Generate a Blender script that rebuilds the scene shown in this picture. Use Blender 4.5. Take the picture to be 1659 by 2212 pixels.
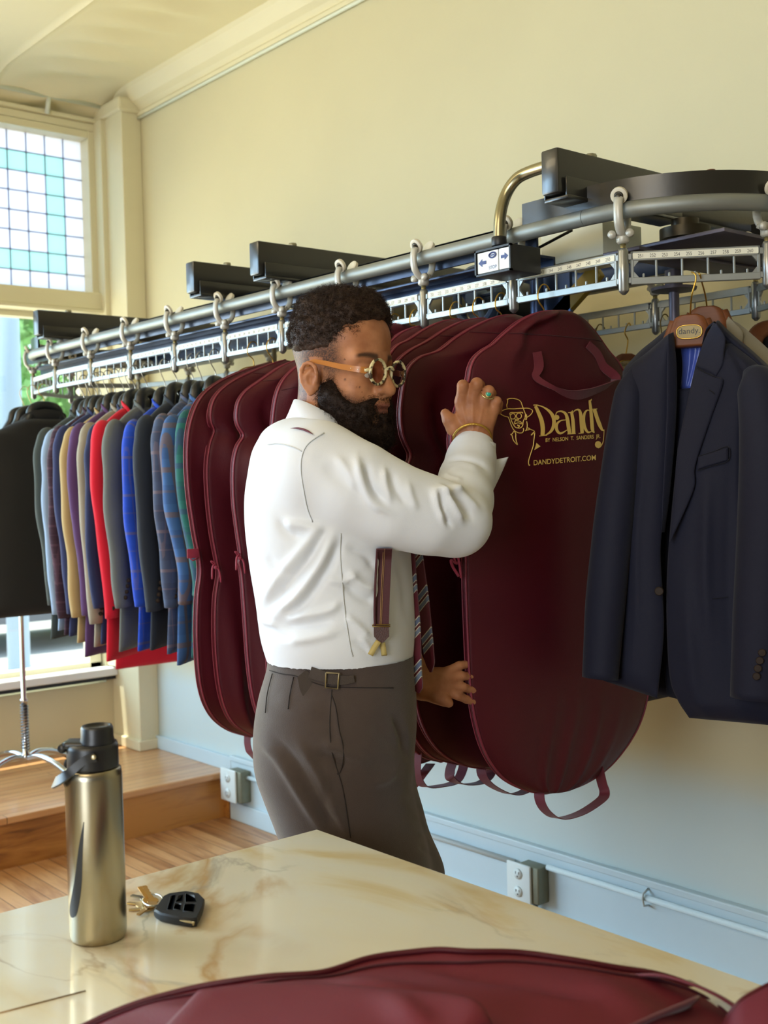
import bpy, bmesh, math, random
import numpy as np
from mathutils import Vector, Matrix
random.seed(7); rng=np.random.default_rng(7)
S=bpy.context.scene
for o in list(bpy.data.objects): bpy.data.objects.remove(o)
# ---------------------------------------------------------------- camera
YAW,PITCH,ROLL=math.radians(49.84),math.radians(1.392),math.radians(-1.4856)
FPX=2512.8; CX,CY=829.5,1106.0; CH=1.42
_F=np.array([-math.sin(YAW)*math.cos(PITCH),math.cos(YAW)*math.cos(PITCH),-math.sin(PITCH)])
_R=np.array([math.cos(YAW),math.sin(YAW),0.0]); _U=np.cross(_R,_F)
RR=_R*math.cos(ROLL)+_U*math.sin(ROLL); UU=-_R*math.sin(ROLL)+_U*math.cos(ROLL); FF=_F
EYE=np.array([0,0,CH])
cd=bpy.data.cameras.new('camera'); cam=bpy.data.objects.new('camera',cd); S.collection.objects.link(cam)
m=Matrix.Identity(4)
for i in range(3):
    m[i][0]=RR[i]; m[i][1]=UU[i]; m[i][2]=-FF[i]; m[i][3]=EYE[i]
cam.matrix_world=m
cd.sensor_fit='HORIZONTAL'; cd.sensor_width=24.0; cd.lens=FPX/1659*24.0; cd.clip_start=.05; cd.clip_end=200
cd.dof.use_dof=True; cd.dof.focus_distance=2.2; cd.dof.aperture_fstop=5.6
S.camera=cam
# ---------------------------------------------------------------- world, lights, exposure
S.view_settings.view_transform='Standard'; S.view_settings.look='None'
S.view_settings.gamma=1; S.view_settings.use_curve_mapping=False
S.view_settings.exposure=0.28
def lin(c):
    return tuple((x/12.92 if x<=.04045 else ((x+.055)/1.055)**2.4) for x in c)
def rgb(r,g,b): return lin((r/255,g/255,b/255))+(1,)
W=bpy.data.worlds.new('world'); S.world=W; W.use_nodes=True
nt=W.node_tree; bg=nt.nodes['Background']
geo=nt.nodes.new('ShaderNodeTexCoord'); sx=nt.nodes.new('ShaderNodeSeparateXYZ'); cr=nt.nodes.new('ShaderNodeValToRGB')
nt.links.new(geo.outputs['Generated'],sx.inputs[0])
mp=nt.nodes.new('ShaderNodeMapRange'); mp.inputs[1].default_value=-1; mp.inputs[2].default_value=1
nt.links.new(sx.outputs['Z'],mp.inputs[0]); nt.links.new(mp.outputs[0],cr.inputs[0])
cr.color_ramp.elements[0].position=.48; cr.color_ramp.elements[0].color=(.75,.72,.6,1)
cr.color_ramp.elements[1].position=.52; cr.color_ramp.elements[1].color=(.66,.83,1,1)
nt.links.new(cr.outputs[0],bg.inputs[0]); bg.inputs[1].default_value=2.4
def area(name,loc,target,size,sizey,power,color,spread=180,portal=False):
    l=bpy.data.lights.new(name,'AREA'); l.shape='RECTANGLE'; l.size=size; l.size_y=sizey; l.energy=power; l.color=color
    l.spread=math.radians(spread)
    if portal: l.cycles.is_portal=True
    o=bpy.data.objects.new(name,l); S.collection.objects.link(o); o.location=loc
    d=Vector(target)-Vector(loc); o.rotation_euler=d.to_track_quat('-Z','Y').to_euler(); return o
SUN=bpy.data.lights.new('sun','SUN'); SUN.energy=8; SUN.angle=math.radians(.6); SUN.color=(1,.95,.84)
so=bpy.data.objects.new('sun',SUN); S.collection.objects.link(so); so.location=(-9,2,8)
so.rotation_euler=Vector((.12,.25,-1)).to_track_quat('-Z','Y').to_euler()
# storefront daylight: cool light from the sky and warm light bounced off the sunlit street
area('sky_light',(-5.32,-.1,1.9),(-2.2,1.3,.2),3.0,1.5,44,(.46,.72,1),105)
area('sky_light',(-5.32,-2.2,2.0),(-1.9,1.1,.4),2.2,1.8,34,(.46,.72,1),105)
area('street_light',(-5.35,.2,1.3),(-1.6,1.0,3.3),3.2,1.2,38,(1,.87,.58),140)
# added fill lamp behind the camera; the wall there has no window
area('camera_side_fill',(.3,-4.0,1.8),(-1.7,1.4,1.0),2.8,2.2,98,(.84,.92,1),130)
# added warm fill lamps below the ceiling, without any fixtures
area('ceiling_fill',(-3.3,-.4,3.12),(-2.9,.8,0),1.6,.5,15,(1,.80,.50))
area('ceiling_fill',(-.6,-1.5,3.12),(-1.2,.4,0),1.6,.5,24,(1,.80,.50))
# ---------------------------------------------------------------- projection helpers (photo pixel -> point on a real plane)
def ray(px,py): return FF+RR*((px-CX)/FPX)-UU*((py-CY)/FPX)
def onp(px,py,ax,v):
    d=ray(px,py); return EYE+d*((v-EYE[ax])/d[ax])
def dep(px,py,D): return EYE+ray(px,py)*D
def prj(q):
    q=np.asarray(q)-EYE; z=q@FF; return np.stack([CX+FPX*(q@RR)/z, CY-FPX*(q@UU)/z, z],-1)
def x_for(px,y,z,lo=-4.8,hi=-.8):
    for _ in range(50):
        mid=(lo+hi)/2
        if prj((mid,y,z))[0]<px: lo=mid
        else: hi=mid
    return mid
# ---------------------------------------------------------------- materials
MATS={}
def nmat(name):
    m=bpy.data.materials.new(name); m.use_nodes=True; return m,m.node_tree,m.node_tree.nodes['Principled BSDF']
def mat(name,col,rough=.5,metal=0,var=.0,vscale=20,bump=0,bscale=200,spec=None,sheen=0,stretch=None,coat=0,trans=0,alpha=None,sss=0):
    if name in MATS: return MATS[name]
    m,nt,b=nmat(name); N=nt.nodes; L=nt.links
    c=rgb(*col); b.inputs['Base Color'].default_value=c; b.inputs['Roughness'].default_value=rough; b.inputs['Metallic'].default_value=metal
    if spec is not None: b.inputs['Specular IOR Level'].default_value=spec
    if sheen: b.inputs['Sheen Weight'].default_value=sheen; b.inputs['Sheen Roughness'].default_value=.5
    if coat: b.inputs['Coat Weight'].default_value=coat; b.inputs['Coat Roughness'].default_value=.1
    if trans: b.inputs['Transmission Weight'].default_value=trans
    if sss: b.inputs['Subsurface Weight'].default_value=sss; b.inputs['Subsurface Radius'].default_value=(.012,.005,.003); b.inputs['Subsurface Scale'].default_value=1.0
    tc=N.new('ShaderNodeTexCoord'); src=tc.outputs['Object']
    if stretch:
        mpn=N.new('ShaderNodeMapping'); mpn.inputs['Scale'].default_value=stretch; L.new(src,mpn.inputs[0]); src=mpn.outputs[0]
    if var:
        n=N.new('ShaderNodeTexNoise'); n.inputs['Scale'].default_value=vscale; n.inputs['Detail'].default_value=5; L.new(src,n.inputs['Vector'])
        mx=N.new('ShaderNodeMix'); mx.data_type='RGBA'; mx.inputs[6].default_value=tuple(max(0,x*(1-var)) for x in c[:3])+(1,); mx.inputs[7].default_value=tuple(min(1,x*(1+var)) for x in c[:3])+(1,)
        L.new(n.outputs['Fac'],mx.inputs[0]); L.new(mx.outputs[2],b.inputs['Base Color'])
    if bump:
        n=N.new('ShaderNodeTexNoise'); n.inputs['Scale'].default_value=bscale; n.inputs['Detail'].default_value=3; L.new(src,n.inputs['Vector'])
        bp=N.new('ShaderNodeBump'); bp.inputs['Strength'].default_value=bump; bp.inputs['Distance'].default_value=.002; L.new(n.outputs['Fac'],bp.inputs['Height']); L.new(bp.outputs[0],b.inputs['Normal'])
    MATS[name]=m; return m
# ---------------------------------------------------------------- object helpers
ORG={}
def tag(o,label=None,cat=None,group=None,kind=None):
    if label: o['label']=label
    if cat: o['category']=cat
    if group: o['group']=group
    if kind: o['kind']=kind
    return o
def thing(name,label,cat,loc=(0,0,0),group=None):
    o=bpy.data.objects.new(name,None); o.empty_display_size=.05; S.collection.objects.link(o); o.location=loc; ORG[o]=np.array(loc,float)
    return tag(o,label,cat,group)
def obj(name,geo,material,parent=None,smooth=True,sharp=None):
    """geo = (verts, faces) in world coordinates"""
    V,Fc=geo; V=np.asarray(V,float).reshape(-1,3)
    org=ORG.get(parent,np.zeros(3)) if parent is not None else V.mean(0)*0
    if parent is None:
        org=np.array([(V[:,0].min()+V[:,0].max())/2,(V[:,1].min()+V[:,1].max())/2,V[:,2].min()])
    me=bpy.data.meshes.new(name); 
    if isinstance(Fc,np.ndarray): Fc=Fc.tolist()
    me.from_pydata((V-org).tolist(),[],Fc); me.update()
    if material is not None:
        for mm in (material if isinstance(material,(list,tuple)) else [material]): me.materials.append(mm)
    if smooth:
        me.polygons.foreach_set('use_smooth',[True]*len(me.polygons))
        if sharp: me.set_sharp_from_angle(angle=math.radians(sharp))
    o=bpy.data.objects.new(name,me); S.collection.objects.link(o)
    if parent is not None: o.parent=parent; 
    else: o.location=org
    ORG[o]=org
    return o
def struct(name,geo,material,smooth=False,sharp=None):
    o=obj(name,geo,material,None,smooth,sharp); o['kind']='structure'; return o
def join(*gs):
    V=[];Fc=[];n=0
    for v,f in gs:
        v=np.asarray(v,float).reshape(-1,3); V.append(v); Fc+= [tuple(int(i)+n for i in q) for q in f]; n+=len(v)
    return np.concatenate(V),Fc
def bm_geo(bm):
    bm.verts.index_update(); g=(np.array([v.co[:] for v in bm.verts]),[tuple(v.index for v in f.verts) for f in bm.faces]); bm.free(); return g
def box(c,s,bev=0,R=None,seg=2):
    bm=bmesh.new(); bmesh.ops.create_cube(bm,size=1); bmesh.ops.scale(bm,vec=s,verts=bm.verts)
    if bev: bmesh.ops.bevel(bm,geom=bm.edges,offset=bev,segments=seg,profile=.5,affect='EDGES')
    g=bm_geo(bm); V=g[0]
    if R is not None: V=V@np.asarray(R,float).T
    return V+np.asarray(c,float),g[1]
def bx(x0,x1,y0,y1,z0,z1,bev=0): return box(((x0+x1)/2,(y0+y1)/2,(z0+z1)/2),(abs(x1-x0),abs(y1-y0),abs(z1-z0)),bev)
def frames(P,up=None):
    P=np.asarray(P,float); T=np.gradient(P,axis=0); T/=np.linalg.norm(T,axis=1)[:,None]+1e-12
    a=np.array([0,0,1.]) if up is None else np.asarray(up,float)
    if abs(T[0]@a)>.95: a=np.array([1.,0,0]) if abs(T[0][0])<.9 else np.array([0,1.,0])
    N=[]; n=a-T[0]*(a@T[0]); n/=np.linalg.norm(n)
    for t in T:
        n=n-t*(n@t); n/=np.linalg.norm(n)+1e-12; N.append(n)
    N=np.array(N); return T,N,np.cross(T,N)
def tube(P,r,n=12,cap=True,closed=False,ell=1.0,up=None):
    """ell: ratio of the second radius; r scalar or list"""
    P=np.asarray(P,float); 
    if closed: P=np.concatenate([P,P[:1]])
    T,N,B=frames(P,up); r=np.broadcast_to(np.asarray(r,float),(len(P),)); e=np.broadcast_to(np.asarray(ell,float),(len(P),))
    a=np.linspace(0,2*math.pi,n,endpoint=False)
    V=(P[:,None]+N[:,None]*(np.cos(a)[None,:,None]*r[:,None,None])+B[:,None]*(np.sin(a)[None,:,None]*(r*e)[:,None,None])).reshape(-1,3)
    Fc=[(i*n+j,i*n+(j+1)%n,(i+1)*n+(j+1)%n,(i+1)*n+j) for i in range(len(P)-1) for j in range(n)]
    if cap and not closed:
        Fc.append(tuple(range(n))[::-1]); Fc.append(tuple((len(P)-1)*n+j for j in range(n)))
    return V,Fc
def cyl(a,b,r,n=20,r2=None): 
    return tube([a,b],[r,r if r2 is None else r2],n)
def lathe(c,prof,n=32,axis=(0,0,1)):
    """prof: [(r, h)] along axis from c"""
    ax=np.asarray(axis,float); ax/=np.linalg.norm(ax); a0=np.array([1.,0,0]) if abs(ax[0])<.9 else np.array([0,1.,0])
    u=np.cross(ax,a0); u/=np.linalg.norm(u); v=np.cross(ax,u); a=np.linspace(0,2*math.pi,n,endpoint=False); V=[];Fc=[]
    for r,h in prof: V.append(np.asarray(c)+ax*h+(np.cos(a)[:,None]*u+np.sin(a)[:,None]*v)*max(r,1e-5))
    V=np.concatenate(V)
    for i in range(len(prof)-1):
        for j in range(n): Fc.append((i*n+j,i*n+(j+1)%n,(i+1)*n+(j+1)%n,(i+1)*n+j))
    Fc.append(tuple(range(n))[::-1]); Fc.append(tuple((len(prof)-1)*n+j for j in range(n)))
    return V,Fc
def smoothline(P,n,closed=False):
    """Catmull-Rom resample"""
    P=np.asarray(P,float)
    Q=np.concatenate([P[-1:],P,P[:2]]) if closed else np.concatenate([2*P[:1]-P[1:2],P,2*P[-1:]-P[-2:-1]])
    k=len(P) if closed else len(P)-1; out=[]
    for t in np.linspace(0,k,n,endpoint=not closed):
        i=min(int(t),k-1); u=t-i; a,b,c,d=Q[i],Q[i+1],Q[i+2],Q[i+3]
        out.append(.5*((2*b)+(-a+c)*u+(2*a-5*b+4*c-d)*u*u+(-a+3*b-3*c+d)*u**3))
    return np.array(out)
def resample(P,n):
    P=np.asarray(P,float); d=np.r_[0,np.cumsum(np.linalg.norm(np.diff(P,axis=0),axis=1))]; t=np.linspace(0,d[-1],n)
    return np.stack([np.interp(t,d,P[:,k]) for k in range(P.shape[1])],1)
def grid_faces(nu,nv,off=0,flip=False,closeu=False):
    Fc=[]
    for i in range(nu-1 if not closeu else nu):
        for j in range(nv-1):
            q=(off+i*nv+j,off+((i+1)%nu)*nv+j,off+((i+1)%nu)*nv+j+1,off+i*nv+j+1); Fc.append(q[::-1] if flip else q)
    return Fc
def ribbon(P,width_dir,w,th=.0015):
    """flat band along P, width_dir vector(s), thickness th"""
    P=np.asarray(P,float); T=np.gradient(P,axis=0); T/=np.linalg.norm(T,axis=1)[:,None]+1e-9
    Wd=np.broadcast_to(np.asarray(width_dir,float),P.shape).copy(); Wd-=T*np.sum(Wd*T,1)[:,None]; Wd/=np.linalg.norm(Wd,axis=1)[:,None]+1e-9
    Nn=np.cross(T,Wd); w=np.broadcast_to(np.asarray(w,float),(len(P),))[:,None]
    V=np.stack([P+Wd*w/2+Nn*th/2,P-Wd*w/2+Nn*th/2,P-Wd*w/2-Nn*th/2,P+Wd*w/2-Nn*th/2],1).reshape(-1,3); n=len(P)
    Fc=[(i*4+j,i*4+(j+1)%4,(i+1)*4+(j+1)%4,(i+1)*4+j) for i in range(n-1) for j in range(4)]+[(3,2,1,0),(4*n-4,4*n-3,4*n-2,4*n-1)]
    return V,Fc
def text_geo(s,size,origin,xdir,ydir,extrude=.0003,align='LEFT',shear=0,sx=1.0,space=1.0,offset=0):
    c=bpy.data.curves.new('t','FONT'); c.body=s; c.size=1; c.align_x=align; c.extrude=0; c.shear=shear; c.space_character=space; c.offset=offset
    o=bpy.data.objects.new('t',c); S.collection.objects.link(o); dg=bpy.context.evaluated_depsgraph_get(); dg.update()
    me=bpy.data.meshes.new_from_object(o.evaluated_get(dg)); V=np.array([v.co[:] for v in me.vertices]).reshape(-1,3); Fc=[tuple(p.vertices) for p in me.polygons]
    bpy.data.objects.remove(o); bpy.data.curves.remove(c); bpy.data.meshes.remove(me)
    xd=np.asarray(xdir,float); yd=np.asarray(ydir,float); nn=np.cross(xd,yd); nn/=np.linalg.norm(nn)
    P=np.asarray(origin)+V[:,:1]*size*sx*xd+V[:,1:2]*size*yd
    return P+nn*extrude,Fc
def vnoise(P,scale,seed=0):
    """cheap smooth vector-free noise from sines, roughly -1..1"""
    r=np.random.default_rng(seed); out=0
    for k in range(5):
        d=r.normal(size=3); d/=np.linalg.norm(d); out=out+np.sin((P@d)*scale*(.7+.5*k)+r.uniform(0,6.28))/(1+.5*k)
    return out/2.6
# ================================================================ ROOM
WY=2.70; XL=-5.15; XR=3.4; YF=-4.2; ZC=3.28
def wall_mat(name,c,b=.15):
    return mat(name,c,.75,var=.04,vscale=3,bump=b,bscale=60)
cream=wall_mat('cream_wall_paint',(206,199,165))
def low_daylight_tint(m,z0,zw,col):
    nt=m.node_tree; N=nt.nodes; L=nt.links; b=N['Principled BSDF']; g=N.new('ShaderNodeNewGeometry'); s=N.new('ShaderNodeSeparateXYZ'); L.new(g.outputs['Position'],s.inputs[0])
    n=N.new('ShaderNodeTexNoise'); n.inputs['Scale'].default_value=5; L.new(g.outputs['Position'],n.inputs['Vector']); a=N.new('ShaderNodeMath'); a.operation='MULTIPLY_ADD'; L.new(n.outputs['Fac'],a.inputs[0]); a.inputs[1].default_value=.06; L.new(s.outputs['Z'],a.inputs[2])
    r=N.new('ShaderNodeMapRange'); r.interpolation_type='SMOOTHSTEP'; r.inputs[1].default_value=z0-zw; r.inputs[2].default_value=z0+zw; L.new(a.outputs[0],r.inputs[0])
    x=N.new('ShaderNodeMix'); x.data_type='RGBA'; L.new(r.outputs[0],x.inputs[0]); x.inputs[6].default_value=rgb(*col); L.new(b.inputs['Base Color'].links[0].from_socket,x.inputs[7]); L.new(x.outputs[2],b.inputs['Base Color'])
cream2=wall_mat('cream_wall_with_daylight_tint',(206,199,165)); low_daylight_tint(cream2,.62,.08,(196,210,210))  # cool daylight low on the wall is painted into its colour
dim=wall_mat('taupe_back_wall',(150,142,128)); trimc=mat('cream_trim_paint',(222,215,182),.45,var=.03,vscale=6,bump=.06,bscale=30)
bluewhite=mat('pale_blue_white_paint',(194,212,220),.5,var=.04,vscale=8,bump=.12,bscale=40)
# wide plank floor
def wood(name,c1,c2,c3,pw,axis,rough,coat,gr=1.0):
    m,nt,b=nmat(name); N=nt.nodes; L=nt.links; tc=N.new('ShaderNodeTexCoord'); mp=N.new('ShaderNodeMapping'); L.new(tc.outputs['Object'],mp.inputs[0])
    if axis=='y': mp.inputs['Rotation'].default_value=(0,0,math.radians(90))
    br=N.new('ShaderNodeTexBrick'); L.new(mp.outputs[0],br.inputs[0]); br.inputs['Scale'].default_value=1; br.inputs['Brick Width'].default_value=1.1; br.inputs['Row Height'].default_value=pw
    br.inputs['Mortar Size'].default_value=.0012 if pw<.2 else .0; br.inputs['Color1'].default_value=(0,0,0,1); br.inputs['Color2'].default_value=(1,1,1,1); br.inputs['Mortar'].default_value=(0,0,0,1); br.inputs['Mortar Smooth'].default_value=0; br.offset=.37
    ns=N.new('ShaderNodeMapping'); ns.inputs['Scale'].default_value=(1.6*gr,14*gr,14*gr); L.new(mp.outputs[0],ns.inputs[0])
    n=N.new('ShaderNodeTexNoise'); n.inputs['Scale'].default_value=1.2; n.inputs['Detail'].default_value=6; n.inputs['Distortion'].default_value=1.4; L.new(ns.outputs[0],n.inputs['Vector'])
    n2=N.new('ShaderNodeTexNoise'); n2.inputs['Scale'].default_value=2.6; n2.inputs['Detail'].default_value=3; L.new(mp.outputs[0],n2.inputs['Vector'])
    ad=N.new('ShaderNodeMath'); ad.operation='MULTIPLY_ADD'; L.new(br.outputs['Color'],ad.inputs[0]); ad.inputs[1].default_value=.32; L.new(n.outputs['Fac'],ad.inputs[2])
    a2=N.new('ShaderNodeMath'); a2.operation='MULTIPLY_ADD'; L.new(n2.outputs['Fac'],a2.inputs[0]); a2.inputs[1].default_value=.5; L.new(ad.outputs[0],a2.inputs[2])
    cr=N.new('ShaderNodeValToRGB'); L.new(a2.outputs[0],cr.inputs[0]); e=cr.color_ramp.elements; e[0].position=.45; e[0].color=rgb(*c1); e[1].position=1.05 if False else 1.0; e[1].color=rgb(*c3); k=e.new(.72); k.color=rgb(*c2)
    mx=N.new('ShaderNodeMix'); mx.data_type='RGBA'; L.new(br.outputs['Fac'],mx.inputs[0]); L.new(cr.outputs[0],mx.inputs[6]); mx.inputs[7].default_value=rgb(45,28,16)
    L.new(mx.outputs[2],b.inputs['Base Color']); b.inputs['Roughness'].default_value=rough; b.inputs['Coat Weight'].default_value=coat; b.inputs['Coat Roughness'].default_value=.15
    return m
floor_m=wood('plank_floor',(84,48,26),(166,114,70),(206,156,106),.062,'x',.38,.25)
plat_m=wood('platform_oak',(140,88,48),(184,128,80),(202,150,100),.057,'y',.3,.35,.8)
riser_m=wood('platform_riser_oak',(96,54,20),(158,100,42),(188,130,62),.6,'y',.35,.3,1.6)
struct('floor',bx(XL-.2,XR,YF,WY+.15,-.06,0),floor_m)
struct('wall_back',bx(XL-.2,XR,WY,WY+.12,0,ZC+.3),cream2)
struct('wall_front',bx(XL-.2,XR,YF-.12,YF,0,ZC+.3),dim)
struct('wall_right',bx(XR,XR+.12,YF,WY,0,ZC+.3),dim)
# tin ceiling with pressed borders: real relief in the mesh
def tin():
    nx,ny=210,150; xs=np.linspace(XL-.2,XR,nx); ys=np.r_[np.linspace(YF,.9,30),np.linspace(.93,WY+.1,ny-30)]
    X,Y=np.meshgrid(xs,ys,indexing='ij'); Z=np.full_like(X,ZC)
    d=WY-Y
    band=(d>.1)&(d<.62); Z=Z+np.where(band,.018*np.abs(np.sin(X*math.pi/.21))*np.sin((d-.1)/.52*math.pi)+.011*np.sin(X*math.pi/.105+d*14)*np.sin((d-.1)/.52*math.pi),0)
    Z=Z-np.where(np.abs(d-.64)<.014,.010,0)-np.where(np.abs(d-1.35)<.03,.014+.008*np.sin(X*95),0)
    dx=X-XL; Z=Z-np.clip(.30-dx,0,.3)**2*1.2
    f=(d>1.42); Z=Z+np.where(f,.010*np.sin(X*math.pi/.15)*np.sin(Y*math.pi/.15),0)
    V=np.stack([X,Y,Z],-1).reshape(-1,3)
    top=bx(XL-.2,XR,YF,WY+.12,ZC+.12,ZC+.3)
    return join((V,grid_faces(nx,len(ys),flip=False)),top)
struct('ceiling',tin(),mat('cream_tin_ceiling',(226,217,180),.5,var=.03,vscale=4),smooth=True,sharp=40)
# cornice: coved moulding and picture rail on the back wall
prof=[(0,3.16),(.018,3.16),(.02,3.175),(.012,3.185),(.03,3.2),(.055,3.215),(.075,3.24),(.09,3.262),(.105,ZC+.02),(0,ZC+.02)]
def extr_x(prof,x0,x1): 
    V=[(x,WY-p[0],p[1]) for x in (x0,x1) for p in prof]; n=len(prof)
    return np.array(V),[(i,(i+1)%n,n+(i+1)%n,n+i) for i in range(n)]+[tuple(range(n))[::-1],tuple(range(n,2*n))]
struct('trim_1',extr_x(prof,XL,XR),trimc)
struct('trim_2',join(tube([(XL+.2,WY-.012,3.153),(XR,WY-.012,3.153)],.007,8)),mat('pale_conduit_paint',(222,228,214),.5),smooth=True)
# window wall: real openings cut by building it from pieces
x0,x1=XL-.14,XL
GY1=2.545; GY0=-.55      # daylight opening between these
pieces=[bx(x0,x1,YF,WY,3.13,ZC+.3),bx(x0,x1,YF,WY,0,.50),bx(x0,x1,GY1+.02,WY,.50,3.13),bx(x0,x1,YF,-3.4,.50,3.13),bx(x0,x1,-.75,-.57,.5,3.13)]
struct('wall_left',join(*pieces),cream)
struct('trim_3',join(bx(XL,-4.888,2.60,WY,.0,3.19,.004),bx(XL,-4.872,2.585,WY+.0,.2,.25,.006),bx(XL,-4.87,2.58,WY,3.17,3.235,.01),bx(XL-.01,-4.93,2.62,WY,3.235,ZC)),trimc)
struct('trim_4',join(bx(XL-.0,XL+.10,2.575,2.61,.58,3.17,.004),bx(XL+.0,XL+.03,-3.5,2.6,3.12,3.165,.006),bx(XL+.0,XL+.05,-3.5,2.6,3.165,3.185,.006)),trimc)
# painted conduit above the window
struct('trim_5',join(tube([(XL+.09,-3.5,3.235),(XL+.09,2.6,3.235)],.013,10),tube([(XL+.09,2.33,3.235),(XL+.06,2.33,3.16)],.011,8)),mat('pale_conduit_paint',(222,228,214),.5),smooth=True)
# knee wall face below the window seen above the platform, stool and dark line
struct('trim_6',join(bx(XL-.02,XL+.06,-3.5,2.6,.535,.575,.006)),mat('white_sill_paint',(235,238,240),.4))
struct('trim_7',bx(XL-.01,XL+.035,-3.5,2.6,.515,.535),mat('black_sill_gasket',(22,24,30),.5))
struct('baseboard_left',bx(XL,XL+.02,-3.5,2.6,.2,.23),trimc)
# windows
lead=mat('leaded_cames',(124,132,160),.5,.3)
def pane_mat(name,c,w=.75):
    m,nt,b=nmat(name); N=nt.nodes; L=nt.links
    t=N.new('ShaderNodeBsdfTranslucent'); t.inputs[0].default_value=rgb(*c); tr=N.new('ShaderNodeBsdfTransparent'); tr.inputs[0].default_value=rgb(*c)
    g=N.new('ShaderNodeBsdfGlossy'); g.inputs[1].default_value=.15
    a=N.new('ShaderNodeMixShader'); a.inputs[0].default_value=w; L.new(tr.outputs[0],a.inputs[1]); L.new(t.outputs[0],a.inputs[2])
    f=N.new('ShaderNodeMixShader'); f.inputs[0].default_value=.06; L.new(a.outputs[0],f.inputs[1]); L.new(g.outputs[0],f.inputs[2])
    L.new(f.outputs[0],N['Material Output'].inputs[0]); return m
pane_a=pane_mat('lavender_milk_glass',(236,238,250)); pane_b=pane_mat('seafoam_milk_glass',(206,238,236))
clear=bpy.data.materials.new('clear_glass'); clear.use_nodes=True; _n=clear.node_tree; _n.nodes.remove(_n.nodes['Principled BSDF'])
_t=_n.nodes.new('ShaderNodeBsdfTransparent'); _t.inputs[0].default_value=(.95,.98,.97,1); _g=_n.nodes.new('ShaderNodeBsdfGlossy'); _g.inputs[1].default_value=.02; _m=_n.nodes.new('ShaderNodeMixShader'); _m.inputs[0].default_value=.06
_n.links.new(_t.outputs[0],_m.inputs[1]); _n.links.new(_g.outputs[0],_m.inputs[2]); _n.links.new(_m.outputs[0],_n.nodes['Material Output'].inputs[0])
GZ0,GZ1=2.362,3.092; P9=.0913
def leaded(y0,y1,name):
    rows=8; cols=int(round((y1-y0)/P9)); w=(y1-y0)/cols; h=(GZ1-GZ0)/rows; xg=XL-.05
    VA=[];FA=[];VB=[];FB=[]
    for r in range(rows):
        for c in range(cols):
            ring=min(r,c,rows-1-r,cols-1-c)
            q=[(xg,y0+c*w,GZ0+r*h),(xg,y0+(c+1)*w,GZ0+r*h),(xg,y0+(c+1)*w,GZ0+(r+1)*h),(xg,y0+c*w,GZ0+(r+1)*h)]
            q=q+[(p[0]-.004,p[1],p[2]) for p in q]
            fs=[(0,1,2,3),(7,6,5,4)]
            V,Fc=(VB,FB) if ring==1 else (VA,FA); n=len(V); V+=q; Fc+=[tuple(i+n for i in f) for f in fs]
    g=[]
    for r in range(1,rows): g.append(bx(xg-.006,xg+.003,y0,y1,GZ0+r*h-.0016,GZ0+r*h+.0016))
    for c in range(1,cols): g.append(bx(xg-.006,xg+.003,y0+c*w-.0016,y0+c*w+.0016,GZ0,GZ1))
    for r in range(1,rows):
        for c in range(1,cols): g.append(box((xg,y0+c*w,GZ0+r*h),(.011,.008,.008),.002))
    fr=join(bx(XL-.09,XL+.03,y0-.05,y0,GZ0-.03,GZ1+.04,.004),bx(XL-.09,XL+.03,y1,y1+.035,GZ0-.03,GZ1+.04,.004),bx(XL-.02,XL+.05,y1+.035,y1+.055,.6,GZ1+.04,.004),bx(XL-.09,XL+.03,y0,y1,GZ1,GZ1+.04,.004),bx(XL-.09,XL+.055,y0-.05,y1+.055,GZ0-.085,GZ0,.008),bx(XL-.05,XL+.075,y0-.05,y1+.06,GZ0-.10,GZ0-.085,.004))
    w_=struct(name,fr,trimc)
    obj('pane',(VA,FA),pane_a,w_,False); obj('pane',(VB,FB),pane_b,w_,False); obj('came',join(*g),lead,w_,False)
    return w_
leaded(2.545-24*P9,2.545,'window_1')
w2=struct('window_2',join(bx(XL-.10,XL-.03,2.50,2.56,.56,2.27,.004),bx(XL-.10,XL-.03,-.57,2.56,.56,.60,.004),bx(XL-.10,XL-.03,-.57,2.56,2.235,2.275,.004),bx(XL-.10,XL-.03,-.6,-.5,.56,2.27,.004)),trimc)
obj('pane',bx(XL-.07,XL-.064,-.5,2.5,.6,2.235),clear,w2,False)
w3=struct('window_3',join(bx(XL-.10,XL-.03,-3.42,-3.36,.56,3.12,.004),bx(XL-.10,XL-.03,-.8,-.74,.56,3.12,.004),bx(XL-.10,XL-.03,-3.4,-.76,.56,.6,.004),bx(XL-.10,XL-.03,-3.4,-.76,3.08,3.13,.004)),trimc)
obj('pane',bx(XL-.07,XL-.064,-3.36,-.8,.6,3.08),clear,w3,False)
# oak display platform
struct('trim_8',join(bx(XL,-4.262,YF+.5,WY,.172,.2,.006)),plat_m)
struct('trim_9',join(bx(XL,-4.282,YF+.5,WY-.002,.0,.172)),riser_m)
struct('trim_10',join(bx(-4.285,-4.245,2.665,WY-.005,.0,.172,.003)),riser_m)
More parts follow.
